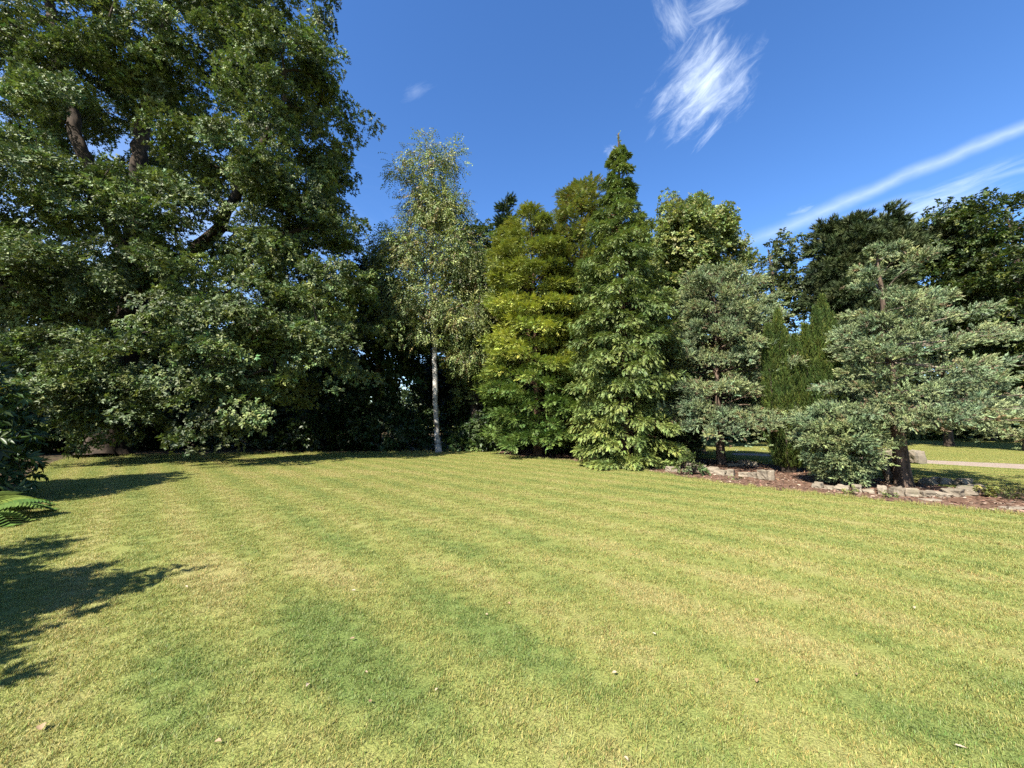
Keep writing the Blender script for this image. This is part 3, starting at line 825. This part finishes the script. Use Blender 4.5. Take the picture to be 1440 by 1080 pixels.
pb = np.append(G(1014, 653), 0)
conifer('blue_spruce', 'dense rounded grey-green spruce over the left stone ring', 'conifer', pb, 7.3,
        [(0, 1.9), (.22, 2.8), (.38, 2.5), (.55, 2.1), (.75, 1.65), (.9, 1.15), (1, .25)], 44, T_SPRUCE, NEEDLE, BARK_SPRUCE, blue_col, z0=1.75, nb=270, up0=-.05, up1=.55, droop=.16, nd=4, asym=(.02, -.1),
        shoots=8, size=.18, fan=.5, dome=40, domer=(.2, .12), lean=(.05, 0), r0=.15, tiphang=-.2, shell=.3, jit=.2)
pb = np.append(G(1270, 684), 0)
conifer('blue_spruce', 'open grey-green spruce with wide tiers on a thick bare trunk in the right stone ring', 'conifer', pb, 6.15,
        [(0, 2.2), (.25, 2.5), (.34, 2.1), (.42, 1.7), (.5, 1.95), (.6, 1.4), (.8, 1.0), (.93, .55), (1, .12)], 45, T_SPRUCE, NEEDLE, BARK_SPRUCE, blue_col, z0=1.6, nb=120, up0=-.06, up1=.5, droop=.1, nd=5, asym=(.42, 0),
        shoots=7, size=.145, fan=.45, dome=34, domer=(.19, .09), lean=(-.15, 0), r0=.16, tiphang=-.15, shell=.22, bmat=BARK_GREY, jit=.22)
pb = np.append(G(1186, 683), 0)
conifer('blue_spruce', 'low bushy young spruce sweeping the ground left of the right stone ring', 'conifer', pb, 1.75,
        [(0, .3), (.25, .6), (.5, .95), (.8, .75), (1, .25)], 46, T_SPRUCE, NEEDLE, BARK_GREY, lambda r, P, Z: jitter_col(r, len(P), (.235, .295, .135), .28, .07), z0=.2, nb=85, up0=.15, up1=.7, droop=.15, nd=3,
        shoots=16, size=.15, fan=.5, dome=26, domer=(.18, .11), r0=.07, tiphang=-.1, shell=.3)

# upright yews: spindles of erect shoots
def yew(label, base, cols, seed):
    rng = np.random.default_rng(seed); root = thing('upright_yew', tuple(base), label, 'yew', 'columnar yews in the border'); sk = Skel(); P, O = [], []
    for (x, y, h, r) in cols:
        sk.poly([(x * .3, y * .3, 0), (x * .9, y * .9, h * .3), (x, y, h * .96)], [.07, .05, .01], step=.5, wob=.02, rng=rng)
        n = int(h * r * 4200); t = rng.random(n) ** .85; a = rng.uniform(0, 6.28, n)
        rad = r * np.interp(t, [0, .08, .3, .7, .9, 1], [.55, .9, 1.15, 1.1, .7, .08]) * rng.uniform(.62, 1.08, n) * (1 + .3 * np.sin(a * 4 + t * 3 + x * 7))
        dd = np.stack([np.cos(a), np.sin(a), np.zeros(n)], 1)
        P.append(np.array([x, y, 0]) * (.55 + .45 * np.minimum(1, t * 3))[:, None] + dd * rad[:, None] + np.stack([0 * t, 0 * t, .15 + t * h], 1)); O.append(dd)
    P, O = np.vstack(P), np.vstack(O)
    sk.build(root, BARK_DARK, .3)
    c = jitter_col(rng, len(P), (.066, .102, .021), .3, .08, (.125, .145, .032), .12)
    V, F, cc = scatter(T_YEW, P, np.array([0, 0, 1.0]) + O * .28 + rng.normal(0, .16, (len(P), 3)), O + rng.normal(0, .4, (len(P), 3)), .15 * rng.uniform(.7, 1.3, len(P)), c, rng, .5)
    link('crown', np_mesh('crown', V, F, cc), NEEDLE, root)


pb = np.append(G(1108, 664), 0)
yew('narrow upright dark gold yew, the left of two columns beside the grey-green spruce', pb, [(-.36, 0, 4.5, .17), (-.08, -.1, 4.95, .17), (.2, .05, 4.4, .16), (.46, -.05, 4.15, .16), (.0, .4, 4.0, .3), (-.15, -.3, 3.0, .2), (.3, -.28, 3.3, .2)], 51)
pb = np.append(G(1162, 667), 0)
yew('taller broader upright yew, the right of two columns behind the low bushy spruce', pb, [(.26, 0, 5.3, .17), (.0, -.05, 4.9, .16), (-.27, .1, 4.4, .16), (.54, .05, 4.75, .16), (.1, .35, 4.4, .3), (.5, -.35, 2.7, .22), (-.1, -.3, 3.5, .2), (.2, -.35, 3.9, .2)], 52)

# ------------------------------------------------------------------ trees behind the border
def back_tree(name, label, px, d, ytop, rpx, seed, low=.3, **kw):
    base = np.append(W(px, 600, d)[:2], 0); H = W(px, ytop, d)[2]; r = rpx / FPX * d
    rng = np.random.default_rng(seed); cz = H * (low + 1) / 2; hz = H * (1 - low) / 2
    lobes = [(base[0], base[1], cz, r * .8, r * .8, hz * .8)]
    for i in range(9):
        a = i * 2.4 + rng.uniform(-.3, .3); t = rng.uniform(-.75, .8); q = math.sqrt(1 - t * t) * rng.uniform(.45, .75)
        lobes.append((base[0] + math.cos(a) * r * q, base[1] + math.sin(a) * r * q, cz + t * hz * .8, r * .42, r * .42, min(hz * .3, r * .45)))
    trunk = [(base, .02 * H), (base + [0, 0, H * .3], .015 * H), (base + [r * .08, 0, H * .7], .008 * H), (base + [0, 0, H * .84], .01)]
    args = dict(per_m2=.55, n=20, rad=.7, size=.3, inner=.5, temps=T_BROAD, lmat=LEAF_SOFT, bark=BARK_DARK, tip=.014, minz=H * .12)
    args.update(kw)
    return broadleaf(name, label, 'tree', base, trunk, lobes, seed, **args)


GB = 'trees behind the border'
back_tree('lime_tree', 'round yellow-green broadleaf tree rising right of the spire conifer', 966, 24, 262, 96, 61, .1, col=(.185, .23, .075), alt=(.24, .24, .085), altp=.15, per_m2=1.5, size=.16, n=52, rad=.5, group=GB, clumpvar=.1)
back_tree('ash_tree', 'airy thin-leaved tree with sky showing through, behind the columnar yews', 1095, 30, 300, 62, 62, .15, col=(.085, .11, .04), per_m2=.5, n=14, rad=.5, size=.26, group=GB, inner=.35)
back_tree('sycamore_tree', 'dull green broadleaf tree close behind the birch on its right', 668, 23, 290, 62, 63, .1, size=.2, n=36, col=(.14, .18, .06), alt=(.16, .13, .05), altp=.06, per_m2=1.1, group=GB)
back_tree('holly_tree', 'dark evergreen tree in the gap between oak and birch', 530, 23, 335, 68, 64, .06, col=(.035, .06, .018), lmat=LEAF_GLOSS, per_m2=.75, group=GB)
back_tree('beech_tree', 'dark shelving tree with yellow-green sprays cut by the right edge of the picture', 1450, 21, 232, 112, 65, .1, col=(.042, .066, .018), alt=(.10, .12, .028), altp=.2, per_m2=.7, tilt=.2, thick=.15, rad=.8, n=48, size=.19, group=GB)
back_tree('holly_tree', 'dark evergreen right behind the birch trunk and left of the gold cypress', 705, 27, 320, 55, 66, .06, col=(.03, .05, .018), lmat=LEAF_GLOSS, per_m2=.85, group=GB)
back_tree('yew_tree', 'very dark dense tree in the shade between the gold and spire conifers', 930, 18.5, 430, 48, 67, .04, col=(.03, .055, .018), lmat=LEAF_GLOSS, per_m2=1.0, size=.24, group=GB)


def dark_fir(label, px, d, ytop, rpx, seed, col, temps=T_SPRUCE, nb=150, size=.5, z0=1.0, prof=None, name='fir_tree', dome=8, up1=.6, droop=.25):
    base = np.append(W(px, 600, d)[:2], 0); H = W(px, ytop, d)[2]; r = rpx / FPX * d
    pr = prof or [(0, .9), (.2, 1.0), (.5, .75), (.8, .4), (1, .05)]
    return conifer(name, label, 'conifer', base, H, [(a, b * r) for a, b in pr], seed, temps, NEEDLE, BARK_DARK, lambda rr, P, Z: jitter_col(rr, len(P), col, .25, .08), z0=z0, nb=nb, up0=.0, up1=up1, droop=droop, shoots=9, size=size, fan=.4, dome=dome * 2, nd=2, domer=(.5, .35), r0=.22, tiphang=.0, shell=.4, group=GB, jit=.2)


dark_fir('dark fir with a pointed tip left of the gold cypress top', 712, 24, 283, 40, 71, (.035, .06, .022))
PP = [(0, .5), (.35, .6), (.5, .95), (.7, 1.0), (.88, .75), (.96, .45), (1, .2)]
dark_fir('broad dark pine with a domed top behind the open spruce', 1230, 25, 335, 56, 72, (.07, .095, .04), T_PINE, 230, .6, 4.0, PP, 'pine_tree', 16, .9, .0)
dark_fir('ragged dark pine right of the domed pine, its trunk bare below', 1332, 25.5, 335, 46, 73, (.07, .09, .04), T_PINE, 130, .6, 7.5, [(0, .5), (.45, .6), (.6, .95), (.75, 1.0), (.9, .7), (1, .25)], 'pine_tree', 14, .9, .0)

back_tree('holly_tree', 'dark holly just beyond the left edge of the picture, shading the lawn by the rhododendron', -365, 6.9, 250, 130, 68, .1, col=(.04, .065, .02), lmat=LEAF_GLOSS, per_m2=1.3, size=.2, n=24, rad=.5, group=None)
# woodland behind: a few trees copied round the back
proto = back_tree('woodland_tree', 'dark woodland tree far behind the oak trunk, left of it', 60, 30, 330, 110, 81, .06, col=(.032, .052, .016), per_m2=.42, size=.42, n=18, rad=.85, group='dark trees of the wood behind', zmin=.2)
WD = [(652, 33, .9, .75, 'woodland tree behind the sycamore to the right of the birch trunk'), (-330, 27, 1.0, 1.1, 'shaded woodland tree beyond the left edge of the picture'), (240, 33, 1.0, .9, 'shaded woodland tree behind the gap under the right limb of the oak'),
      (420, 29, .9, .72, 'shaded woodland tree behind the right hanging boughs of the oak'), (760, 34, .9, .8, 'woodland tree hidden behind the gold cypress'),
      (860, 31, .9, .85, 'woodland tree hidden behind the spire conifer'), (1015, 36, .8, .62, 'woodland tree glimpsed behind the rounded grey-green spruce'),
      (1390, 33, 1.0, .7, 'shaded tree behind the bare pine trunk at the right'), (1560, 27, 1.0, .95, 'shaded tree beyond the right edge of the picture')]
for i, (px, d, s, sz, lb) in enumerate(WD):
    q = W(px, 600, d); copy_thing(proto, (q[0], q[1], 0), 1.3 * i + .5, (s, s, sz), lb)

# shrubs of the dark understorey
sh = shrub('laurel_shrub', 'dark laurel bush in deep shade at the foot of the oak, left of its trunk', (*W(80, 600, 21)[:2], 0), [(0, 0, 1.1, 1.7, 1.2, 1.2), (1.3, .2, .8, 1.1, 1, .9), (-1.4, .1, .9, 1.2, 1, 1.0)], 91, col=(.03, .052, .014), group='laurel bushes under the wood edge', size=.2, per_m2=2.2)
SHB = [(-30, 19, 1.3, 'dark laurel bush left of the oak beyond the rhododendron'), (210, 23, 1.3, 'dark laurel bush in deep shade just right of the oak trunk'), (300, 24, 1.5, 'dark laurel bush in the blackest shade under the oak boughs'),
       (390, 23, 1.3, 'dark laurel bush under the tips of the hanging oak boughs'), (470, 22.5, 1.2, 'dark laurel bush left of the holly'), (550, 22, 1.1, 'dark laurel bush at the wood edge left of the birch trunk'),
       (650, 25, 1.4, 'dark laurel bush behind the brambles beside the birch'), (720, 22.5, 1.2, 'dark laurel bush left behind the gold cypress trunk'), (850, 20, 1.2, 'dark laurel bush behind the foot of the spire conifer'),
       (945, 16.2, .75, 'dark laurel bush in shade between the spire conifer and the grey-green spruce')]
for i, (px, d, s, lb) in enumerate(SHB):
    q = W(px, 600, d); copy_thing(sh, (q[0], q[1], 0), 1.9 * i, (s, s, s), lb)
shrub('bramble_patch', 'bright green low brambles at the wood edge right of the birch trunk', (*G(668, 634.5), 0), [(-1.0, 0, .3, .9, .5, .45), (0, .1, .35, .9, .6, .5), (1.0, .1, .45, .8, .5, .6)], 92, T_BROAD, LEAF_SOFT, (.085, .14, .035), size=.13, cat='brambles', per_m2=5)
shrub('ivy_patch', 'low dark ground ivy along the wood edge left of the birch', (*G(500, 633), 0), [(-2.4, 0, .2, 1.4, .5, .3), (0, .1, .22, 1.5, .6, .35), (2.3, 0, .2, 1.3, .5, .3)], 93, T_BROAD, LEAF_GLOSS, (.035, .07, .018), size=.13, cat='ivy', per_m2=4)
shrub('rhododendron_bush', 'rhododendron bush with drooping leaf whorls at the left edge of the lawn', (-10.9, 7.7, 0), [(0, 0, 1.3, 1.3, 1.2, 1.3), (.35, -.2, .7, 1.0, 1.0, .7), (-.5, .2, 2.2, 1.1, 1, .8), (-1.8, 0, 2.0, 1.4, 1.3, 1.7)], 94, T_RHODO, LEAF_GLOSS, (.055, .095, .026), size=.2, per_m2=3.4, n=9,
      alt=(.12, .12, .03), altp=.05)
shrub('rhododendron_bush', 'tall rhododendron just beyond the left edge of the picture, shading the near lawn', (-5.75, 1.55, 0), [(0, 0, 1.4, 1.3, 1.1, 1.2), (.3, .7, 2.1, .8, .7, .6), (-.9, .3, 2.2, 1.1, .9, .8), (.9, -.5, 1.2, .7, .7, .8), (-.2, -1.2, 1.4, 1.1, .9, 1.0), (-1.9, 1.0, 2.0, 1.0, 1, 1.0)], 95, T_RHODO, LEAF_GLOSS, (.055, .095, .026), size=.2, per_m2=3.0, n=9)

# far edge of the back lawn at the right: hedge and shrubs
hd = shrub('garden_shrub', 'green shrub at the far end of the back lawn, seen beside the grey-green spruce trunk', (*W(1062, 600, 30)[:2], 0), [(0, 0, 1.0, 1.8, 1.2, 1.1), (1.5, .2, .9, 1.2, 1, 1.0), (-1.5, .2, .8, 1.2, 1, .9)], 96, T_BROAD, LEAF_SOFT, (.06, .10, .025), size=.22, per_m2=2.0, group='shrubs along the far end of the back lawn')
for i, (px, d, s, lb) in enumerate([(1170, 34, 1.3, 'far shrub glimpsed behind the low bushy spruce'), (1260, 36, 1.4, 'far shrub behind the thick trunk of the open spruce'), (1345, 38, 1.6, 'far shrub under the pine trunk at the end of the back lawn'), (1430, 37, 1.7, 'far shrub at the right end of the back lawn'), (1540, 35, 1.7, 'far shrub beyond the right edge of the picture')]):
    q = W(px, 600, d); copy_thing(hd, (q[0], q[1], 0), 2.1 * i + .4, (s, s, s), lb)

# distant wood that closes the horizon
rng = np.random.default_rng(97); lob = []
for i in range(64):
    x = -95 + i * 3.0; lob.append((x, 58 + rng.uniform(-4, 6) - abs(x) * .12, rng.uniform(2.0, 3.2), 3.2, 2.6, rng.uniform(2.2, 3.6)))
P, O = shell_points(rng, lob, .35, .7, .2); pos, fw, up, sid = sprays(rng, P, O, 14, 1.0, .4)
c = jitter_col(rng, len(pos), (.04, .065, .02), .25)
V, F, cc = scatter(T_BROAD, pos, fw, up, .55, c, rng)
tag(link('distant_wood', np_mesh('distant_wood', V, F, cc), LEAF_SOFT), 'dark green distant wood closing the horizon behind the garden', 'wood', kind='stuff')


# ------------------------------------------------------------------ fern
def fern(label, base, seed, n=13, L=1.0, rz=0.0):
    rng = np.random.default_rng(seed); root = thing('fern', base, label, 'fern', 'ferns at the left edge')
    for i in range(n):
        a = 2 * math.pi * i / n + rng.uniform(-.2, .2); ln = L * rng.uniform(.75, 1.15); d = np.array([math.cos(a), math.sin(a), 0]); s = np.array([-d[1], d[0], 0])
        Vs, Fs, Cs = [], [], []; fr = np.array([rng.uniform(.7, 1.05), 1, 1]) * rng.uniform(.65, 1.1); e0 = rng.uniform(.7, 1.0); N = 22
        t = np.linspace(0, 1, N); pts = d * (ln * t * .85)[:, None] + np.array([0, 0, 1.0]) * (ln * (e0 * t - .85 * t * t))[:, None]; pts[:, 2] = np.maximum(pts[:, 2], .04)
        for j in range(1, N):
            w = .26 * ln * math.sin(math.pi * min(1, .12 + t[j] * .88)) ** .8 * (1 - .25 * t[j]) + .01
            for sg in (-1, 1):
                o = len(Vs); dr = s * sg + d * .35 + np.array([0, 0, -.22]); fd = d * .028 * ln
                Vs += [pts[j] - fd * .7, pts[j] + fd * .7, pts[j] + dr * w * .6 + fd * .9, pts[j] + dr * w, pts[j] + dr * w * .6 - fd * .5]
                Fs += [[o, o + 1, o + 2], [o, o + 2, o + 4], [o + 4, o + 2, o + 3]]; cc = np.array([.17, .23, .045]) * fr * rng.uniform(.75, 1.25); Cs += [cc] * 5
        for j in range(N - 1):
            o = len(Vs); q = s * .006 * (1 - t[j]); Vs += [pts[j] - q, pts[j] + q, pts[j + 1] + q, pts[j + 1] - q]; Fs += [[o, o + 1, o + 2], [o, o + 2, o + 3]]; Cs += [np.array([.14, .17, .05])] * 4
        link('frond', np_mesh('frond', np.array(Vs), np.array(Fs), np.array(Cs)), LEAF_SOFT, root)
    return root


fern('bright green fern arching over the lawn edge at the left', (-8.5, 6.4, 0), 101, 17, 1.2)
fern('darker fern tucked behind the bright fern against the rhododendron', (-9.3, 7.0, 0), 102, 13, 1.1)


# ------------------------------------------------------------------ stones
def stone_mat():
    m, k = mat('weathered sandstone'); pos = k.n('ShaderNodeNewGeometry').outputs['Position']; rn = k.n('ShaderNodeObjectInfo').outputs['Random']
    n1 = k.noise(pos, 5.0, 6.0, .65); n2 = k.noise(pos, 22.0, 4.0, .7); n3 = k.noise(pos, 2.3, 3.0)
    c = k.mix(rn, c4((.16, .135, .10)), c4((.32, .27, .20))); c = k.mix(k.smooth(n1, .4, .68), c, c4((.22, .18, .13))); c = k.mix(k.smooth(n3, .55, .7, 0, .6), c, c4((.16, .16, .09)))
    c = k.mix(k.smooth(n2, .58, .72, 0, .5), c, c4((.55, .52, .45)))
    b = k.n('ShaderNodeBump', {'Strength': .7, 'Distance': .03, 'Height': k.m('ADD', n1, k.m('MULTIPLY', n2, .4))})
    p = k.n('ShaderNodeBsdfPrincipled', {'Base Color': c, 'Roughness': .85, 'Specular IOR Level': .2, 'Normal': b.outputs[0]}); k.n('ShaderNodeOutputMaterial', {'Surface': p.outputs[0]}); return m


STONE = stone_mat()
import bmesh
from mathutils import noise as mn


def stone_mesh(seed, sx, sy, sz):
    r = random.Random(seed); bm = bmesh.new(); bmesh.ops.create_cube(bm, size=1.0)
    for v in bm.verts: v.co = Vector((v.co.x * r.uniform(.82, 1.1), v.co.y * r.uniform(.82, 1.1), v.co.z * r.uniform(.8, 1.1)))
    bmesh.ops.bevel(bm, geom=bm.edges[:], offset=.11, segments=2, affect='EDGES', profile=.6)
    bmesh.ops.subdivide_edges(bm, edges=bm.edges[:], cuts=2, use_grid_fill=True)
    o = Vector((seed * 1.7, seed * .9, 0))
    for v in bm.verts:
        n = v.co.normalized(); q = mn.fractal(v.co * 1.6 + o, 1.0, 2.0, 4) * .19 + abs(mn.noise(v.co * 5 + o)) * -.05
        v.co += n * q; v.co = Vector((v.co.x * sx, v.co.y * sy, v.co.z * sz))
    zmin = min(v.co.z for v in bm.verts)
    for v in bm.verts: v.co.z -= zmin
    me = bpy.data.meshes.new('stone'); bm.to_mesh(me); bm.free(); me.materials.append(STONE); return me


def stone(seed, xy, size, rz, label, group, z=-.045, tilt=0.0):
    o = bpy.data.objects.new('stone', stone_mesh(seed, *size)); C.objects.link(o)
    o.location = (xy[0], xy[1], z); o.rotation_euler = (tilt, tilt * .5, rz); return tag(o, label, 'stone', group)


def ring(px_pts, seed, heights, where, group, words):
    r = random.Random(seed); pts = [G(*p) for p in px_pts]
    for i, p in enumerate(pts):
        a = pts[max(0, i - 1)]; b = pts[min(len(pts) - 1, i + 1)]; rz = math.atan2(b[1] - a[1], b[0] - a[0])
        L = np.linalg.norm(b - a) / (2 if 0 < i < len(pts) - 1 else 1) * r.uniform(.7, 1.0); h = heights * r.uniform(.55, 1.1)
        stone(seed * 50 + i, p, (L, r.uniform(.22, .32), h), rz + r.uniform(-.25, .25), words[i], group, tilt=r.uniform(-.1, .1))


n1 = ['first', 'second', 'third', 'fourth', 'fifth', 'sixth', 'seventh', 'eighth', 'ninth', 'tenth', 'eleventh', 'twelfth', 'thirteenth', 'fourteenth']
ring([(974, 664), (989, 663.5), (1001, 665), (1015, 668), (1028, 669), (1046, 670), (1062, 672), (1077, 675)], 1, .27, '', 'edging stones of the left ring',
     [f'sandstone edging block in front of the rounded spruce, {n1[i]} from the left in its row' for i in range(8)])
ring([(1046, 655), (1060, 656), (1034, 655.5)], 2, .22, '', 'edging stones of the left ring', ['grey stone in the back row of the left ring, right of the spruce trunk', 'rightmost grey stone in the back row of the left ring', 'grey stone nearest the trunk in the back row of the left ring'])
FR = [(1150, 686), (1168, 688), (1186, 690), (1205, 691.5), (1222, 693), (1241, 695), (1262, 697), (1281, 698), (1301, 698.5), (1320, 698.5), (1341, 697.5), (1361, 696), (1373, 692)]
ring(FR, 3, .2, '', 'edging stones of the right ring', [f'sandstone edging block of the right ring front row, {n1[i]} from the left' for i in range(13)])
BK = [(1372, 686), (1356, 682.5), (1340, 681), (1322, 680.5), (1306, 681)]
ring(BK, 4, .2, '', 'edging stones of the right ring', ['pale stone closing the right end of the right ring at the back', 'second stone from the right end of the ring back row', 'third stone from the right end of the ring back row', 'fourth stone from the right end of the ring back row', 'dark upright stone nearest the spruce trunk in the ring back row'])
stone(77, G(946, 663), (.4, .3, .2), .4, 'lone mossy stone on the mulch left of the left stone ring', 'loose stones on the mulch')
stone(78, G(1310, 704), (.34, .2, .07), -.2, 'flat pale stone lying on the mulch in front of the right ring', 'loose stones on the mulch')
stone(79, G(1432, 716), (.5, .25, .07), -.3, 'flat pale stone at the right edge of the mulch strip', 'loose stones on the mulch')
stone(80, G(1287, 652), (.5, .4, .48), .2, 'pale square stone block standing by the gravel path behind the spruce trunk', 'loose stones on the mulch')
stone(81, G(1242, 652), (.7, .4, .55), -.1, 'dark stone block by the path left behind the spruce trunk', 'loose stones on the mulch')

# weathered stump beside the spruce trunk
rng = np.random.default_rng(120); sb = np.append(G(1258, 679), 0); root = thing('tree_stump', tuple(sb), 'splintered grey tree stump leaning left behind the thick spruce trunk', 'stump')
sk = Skel()
for (a, b, r) in [((0, 0, 0), (-.22, .05, .62), .13), ((.04, .02, 0), (-.02, .05, .68), .12), ((-.06, 0, 0), (-.40, 0, .72), .06), ((.02, -.06, 0), (-.12, -.08, .55), .08)]:
    sk.poly([a, (np.array(a) + np.array(b)) / 2 + rng.normal(0, .02, 3), b], [r, r * .8, r * .45], step=.12, wob=.012, rng=rng)
V, F = sk.tubes(sk.chains(), .4); link('splintered_wood', np_mesh('splintered_wood', V, F, smooth=True), BARK_GREY, root)

# low mound and plants on the mulch
shrub('shadow_mound', 'dark low mound added in place of a shadow at the right edge of the mulch strip', (*G(1445, 706), 0), [(0, 0, .12, .42, .3, .2), (.5, -.1, .12, .4, .3, .2)], 111, T_YEW, NEEDLE, (.03, .035, .016), size=.1, per_m2=22, rad=.1, n=10, cat='plant', stems=4)  # dark mound added to stand for a shadow, not a known plant
shrub('sapling_plant', 'small thin leafy plant on the mulch before the left stone ring', (*G(968, 668), 0), [(0, 0, .4, .35, .3, .35), (.3, 0, .3, .25, .25, .25)], 112, T_BROAD, LEAF_SOFT, (.07, .10, .03), size=.09, per_m2=7, n=9, rad=.12, cat='plant', stems=4)
shrub('weed_plant', 'small yellow-green weed at the right end of the right stone ring', (*G(1383, 699), 0), [(0, 0, .1, .18, .15, .13)], 113, T_BROAD, LEAF_SOFT, (.2, .2, .05), size=.06, per_m2=20, n=9, rad=.08, cat='plant', stems=3)

for px, py, sc, lb in ((1256, 700, .8, 'weed tuft at the foot of the right ring front row, below the spruce trunk'), (1196, 696, .9, 'weed tuft by the left end of the right ring front row'),
                       (1404, 700, 1.3, 'dry weed tuft on the mulch right of the right stone ring'), (1035, 675, .7, 'weed tuft at the foot of the left stone ring')):
    shrub('weed_plant', lb, (*G(px, py), 0), [(0, 0, .07 * sc, .2 * sc, .14 * sc, .1 * sc)], px, T_BROAD, LEAF_SOFT, (.14, .17, .05), size=.05 * sc, per_m2=22, n=9, rad=.08, cat='plant', stems=3)

# bark chips and twigs lying on the bed: nobody could count them
rng = np.random.default_rng(130); n = 26000
p = np.stack([rng.uniform(BED[:, 0].min(), BED[:, 0].max(), n), rng.uniform(BED[:, 1].min(), BED[:, 1].max(), n)], 1); p = p[inside(p, BED)]; n = len(p)
tv = np.array([[-.22, 0, 0], [.22, .1, .05], [.16, 1, 0], [-.2, .9, .08]]); chip = [(tv, np.array([[0, 1, 2], [0, 2, 3]]), np.zeros(4))]
up = np.array([0, 0, 1.0]) + rng.normal(0, .35, (n, 3)); fw = np.stack([rng.normal(size=n), rng.normal(size=n), rng.normal(0, .2, n)], 1)
c = jitter_col(rng, n, (.17, .095, .06), .35, .1, (.33, .25, .18), .18)
V, F, cc = scatter(chip, np.hstack([p, np.full((n, 1), .02)]), fw, up, rng.uniform(.03, .09, n), c, rng)
m_, k_ = mat('bark chip'); kat = k_.n('ShaderNodeAttribute', attribute_name='tint').outputs['Color']; pr = k_.n('ShaderNodeBsdfPrincipled', {'Base Color': k_.mix(1.0, kat, (ALB, ALB, ALB, 1), 'MULTIPLY'), 'Roughness': .9}); k_.n('ShaderNodeOutputMaterial', {'Surface': pr.outputs[0]})
tag(link('bark_mulch', np_mesh('bark_mulch', V, F, cc), m_), 'reddish brown bark chips strewn over the planting bed', 'mulch', kind='stuff')

# ------------------------------------------------------------------ fallen leaves on the lawn
m, k = mat('dry fallen leaf'); pos = k.n('ShaderNodeTexCoord').outputs['Object']; rn = k.n('ShaderNodeObjectInfo').outputs['Random']
c = k.mix(rn, c4((.30, .20, .11)), c4((.52, .43, .30))); c = k.mix(k.smooth(k.noise(pos, 30.0, 3.0), .5, .7, 0, .6), c, c4((.2, .11, .05)))
p = k.n('ShaderNodeBsdfPrincipled', {'Base Color': c, 'Roughness': .75, 'Specular IOR Level': .2}); k.n('ShaderNodeOutputMaterial', {'Surface': p.outputs[0]}); DRY = m


def dry_leaf_mesh(seed):
    r = np.random.default_rng(seed); N = 11; t = np.linspace(0, 1, N)
    w = (.22 * np.sin(math.pi * t ** .8) + .10 * np.abs(np.sin(t * math.pi * 3.5)) * np.sin(math.pi * t)) * r.uniform(.8, 1.1) + .008
    curl = r.uniform(.25, .7); bend = r.uniform(-.3, .35)
    L = np.stack([-w, t - .5, curl * w * 1.2 + bend * (t - .5) ** 2 + r.normal(0, .012, N)], 1); R = np.stack([w, t - .5, curl * w * r.uniform(.6, 1.4) + bend * (t - .5) ** 2 + r.normal(0, .012, N)], 1); M = np.stack([0 * t, t - .5, bend * (t - .5) ** 2], 1)
    V = np.vstack([L, M, R]); V[:, 2] -= V[:, 2].min(); i = np.arange(N - 1)
    F = np.vstack([np.stack([i, i + N, i + N + 1, i + 1], 1), np.stack([i + N, i + 2 * N, i + 2 * N + 1, i + N + 1], 1)])
    me = np_mesh('fallen_leaf', V, F, smooth=True); me.materials.append(DRY); return me


dl = [dry_leaf_mesh(i) for i in range(6)]; r = random.Random(9)
LV = [(57, 1029, .10, 'largest fallen leaf, pale and curled, in the bottom left corner of the lawn'), (432, 969, .065, 'pale dry leaf on the lush green patch, left of the small pair'), (520, 992, .06, 'dry leaf nearest the camera below the lush patch'),
      (495, 902, .06, 'brown dry leaf at the top edge of the lush green patch'), (497, 834, .07, 'dry leaf beside a small green weed in mid lawn left'), (684, 868, .05, 'white scrap of leaf in the middle of the lawn'),
      (716, 852, .055, 'brown leaf just beyond the white scrap in mid lawn'), (306, 1050, .06, 'reddish leaf at the bottom edge, right of the largest leaf'), (262, 828, .06, 'dry leaf by the tip of the near shadow'),
      (920, 895, .05, 'pale small leaf right of the middle of the lawn'), (864, 951, .05, 'pale leaf in the near lawn, right of centre'), (1065, 962, .06, 'whitish leaf in the near lawn well right of centre'),
      (1125, 833, .06, 'dark brown leaf alone on the right half of the lawn'), (1285, 858, .07, 'dark leaf lying beside a grey worn line at the far right'), (1352, 1057, .07, 'pale leaf in the bottom right corner'),
      (1205, 953, .05, 'brown leaf near the bottom of the right half of the lawn'), (404, 772, .06, 'brown leaf on the left lawn beyond the near shadow'), (340, 770, .05, 'small brown leaf left of its neighbour beyond the near shadow'),
      (614, 975, .045, 'pinkish scrap right of the lush green patch'), (880, 1074, .05, 'pale leaf at the very bottom of the picture, right of centre'), (515, 950, .045, 'tiny pale leaf on the right rim of the lush patch'), (705, 758, .06, 'dark leaf far out on the middle lawn')]
for i, (px, py, s, lb) in enumerate(LV):
    q = G(px, py); o = bpy.data.objects.new('fallen_leaf', dl[i % 6]); C.objects.link(o); o.location = (q[0], q[1], .022); o.rotation_euler = (r.uniform(-.25, .25), r.uniform(-.25, .25), r.uniform(0, 6.28)); o.scale = (s * .62,) * 3
    tag(o, lb, 'leaf', 'fallen leaves on the lawn')
stone(83, G(283, 642), (.16, .1, .08), .3, 'small white pebble at the shaded lawn edge under the oak', None)
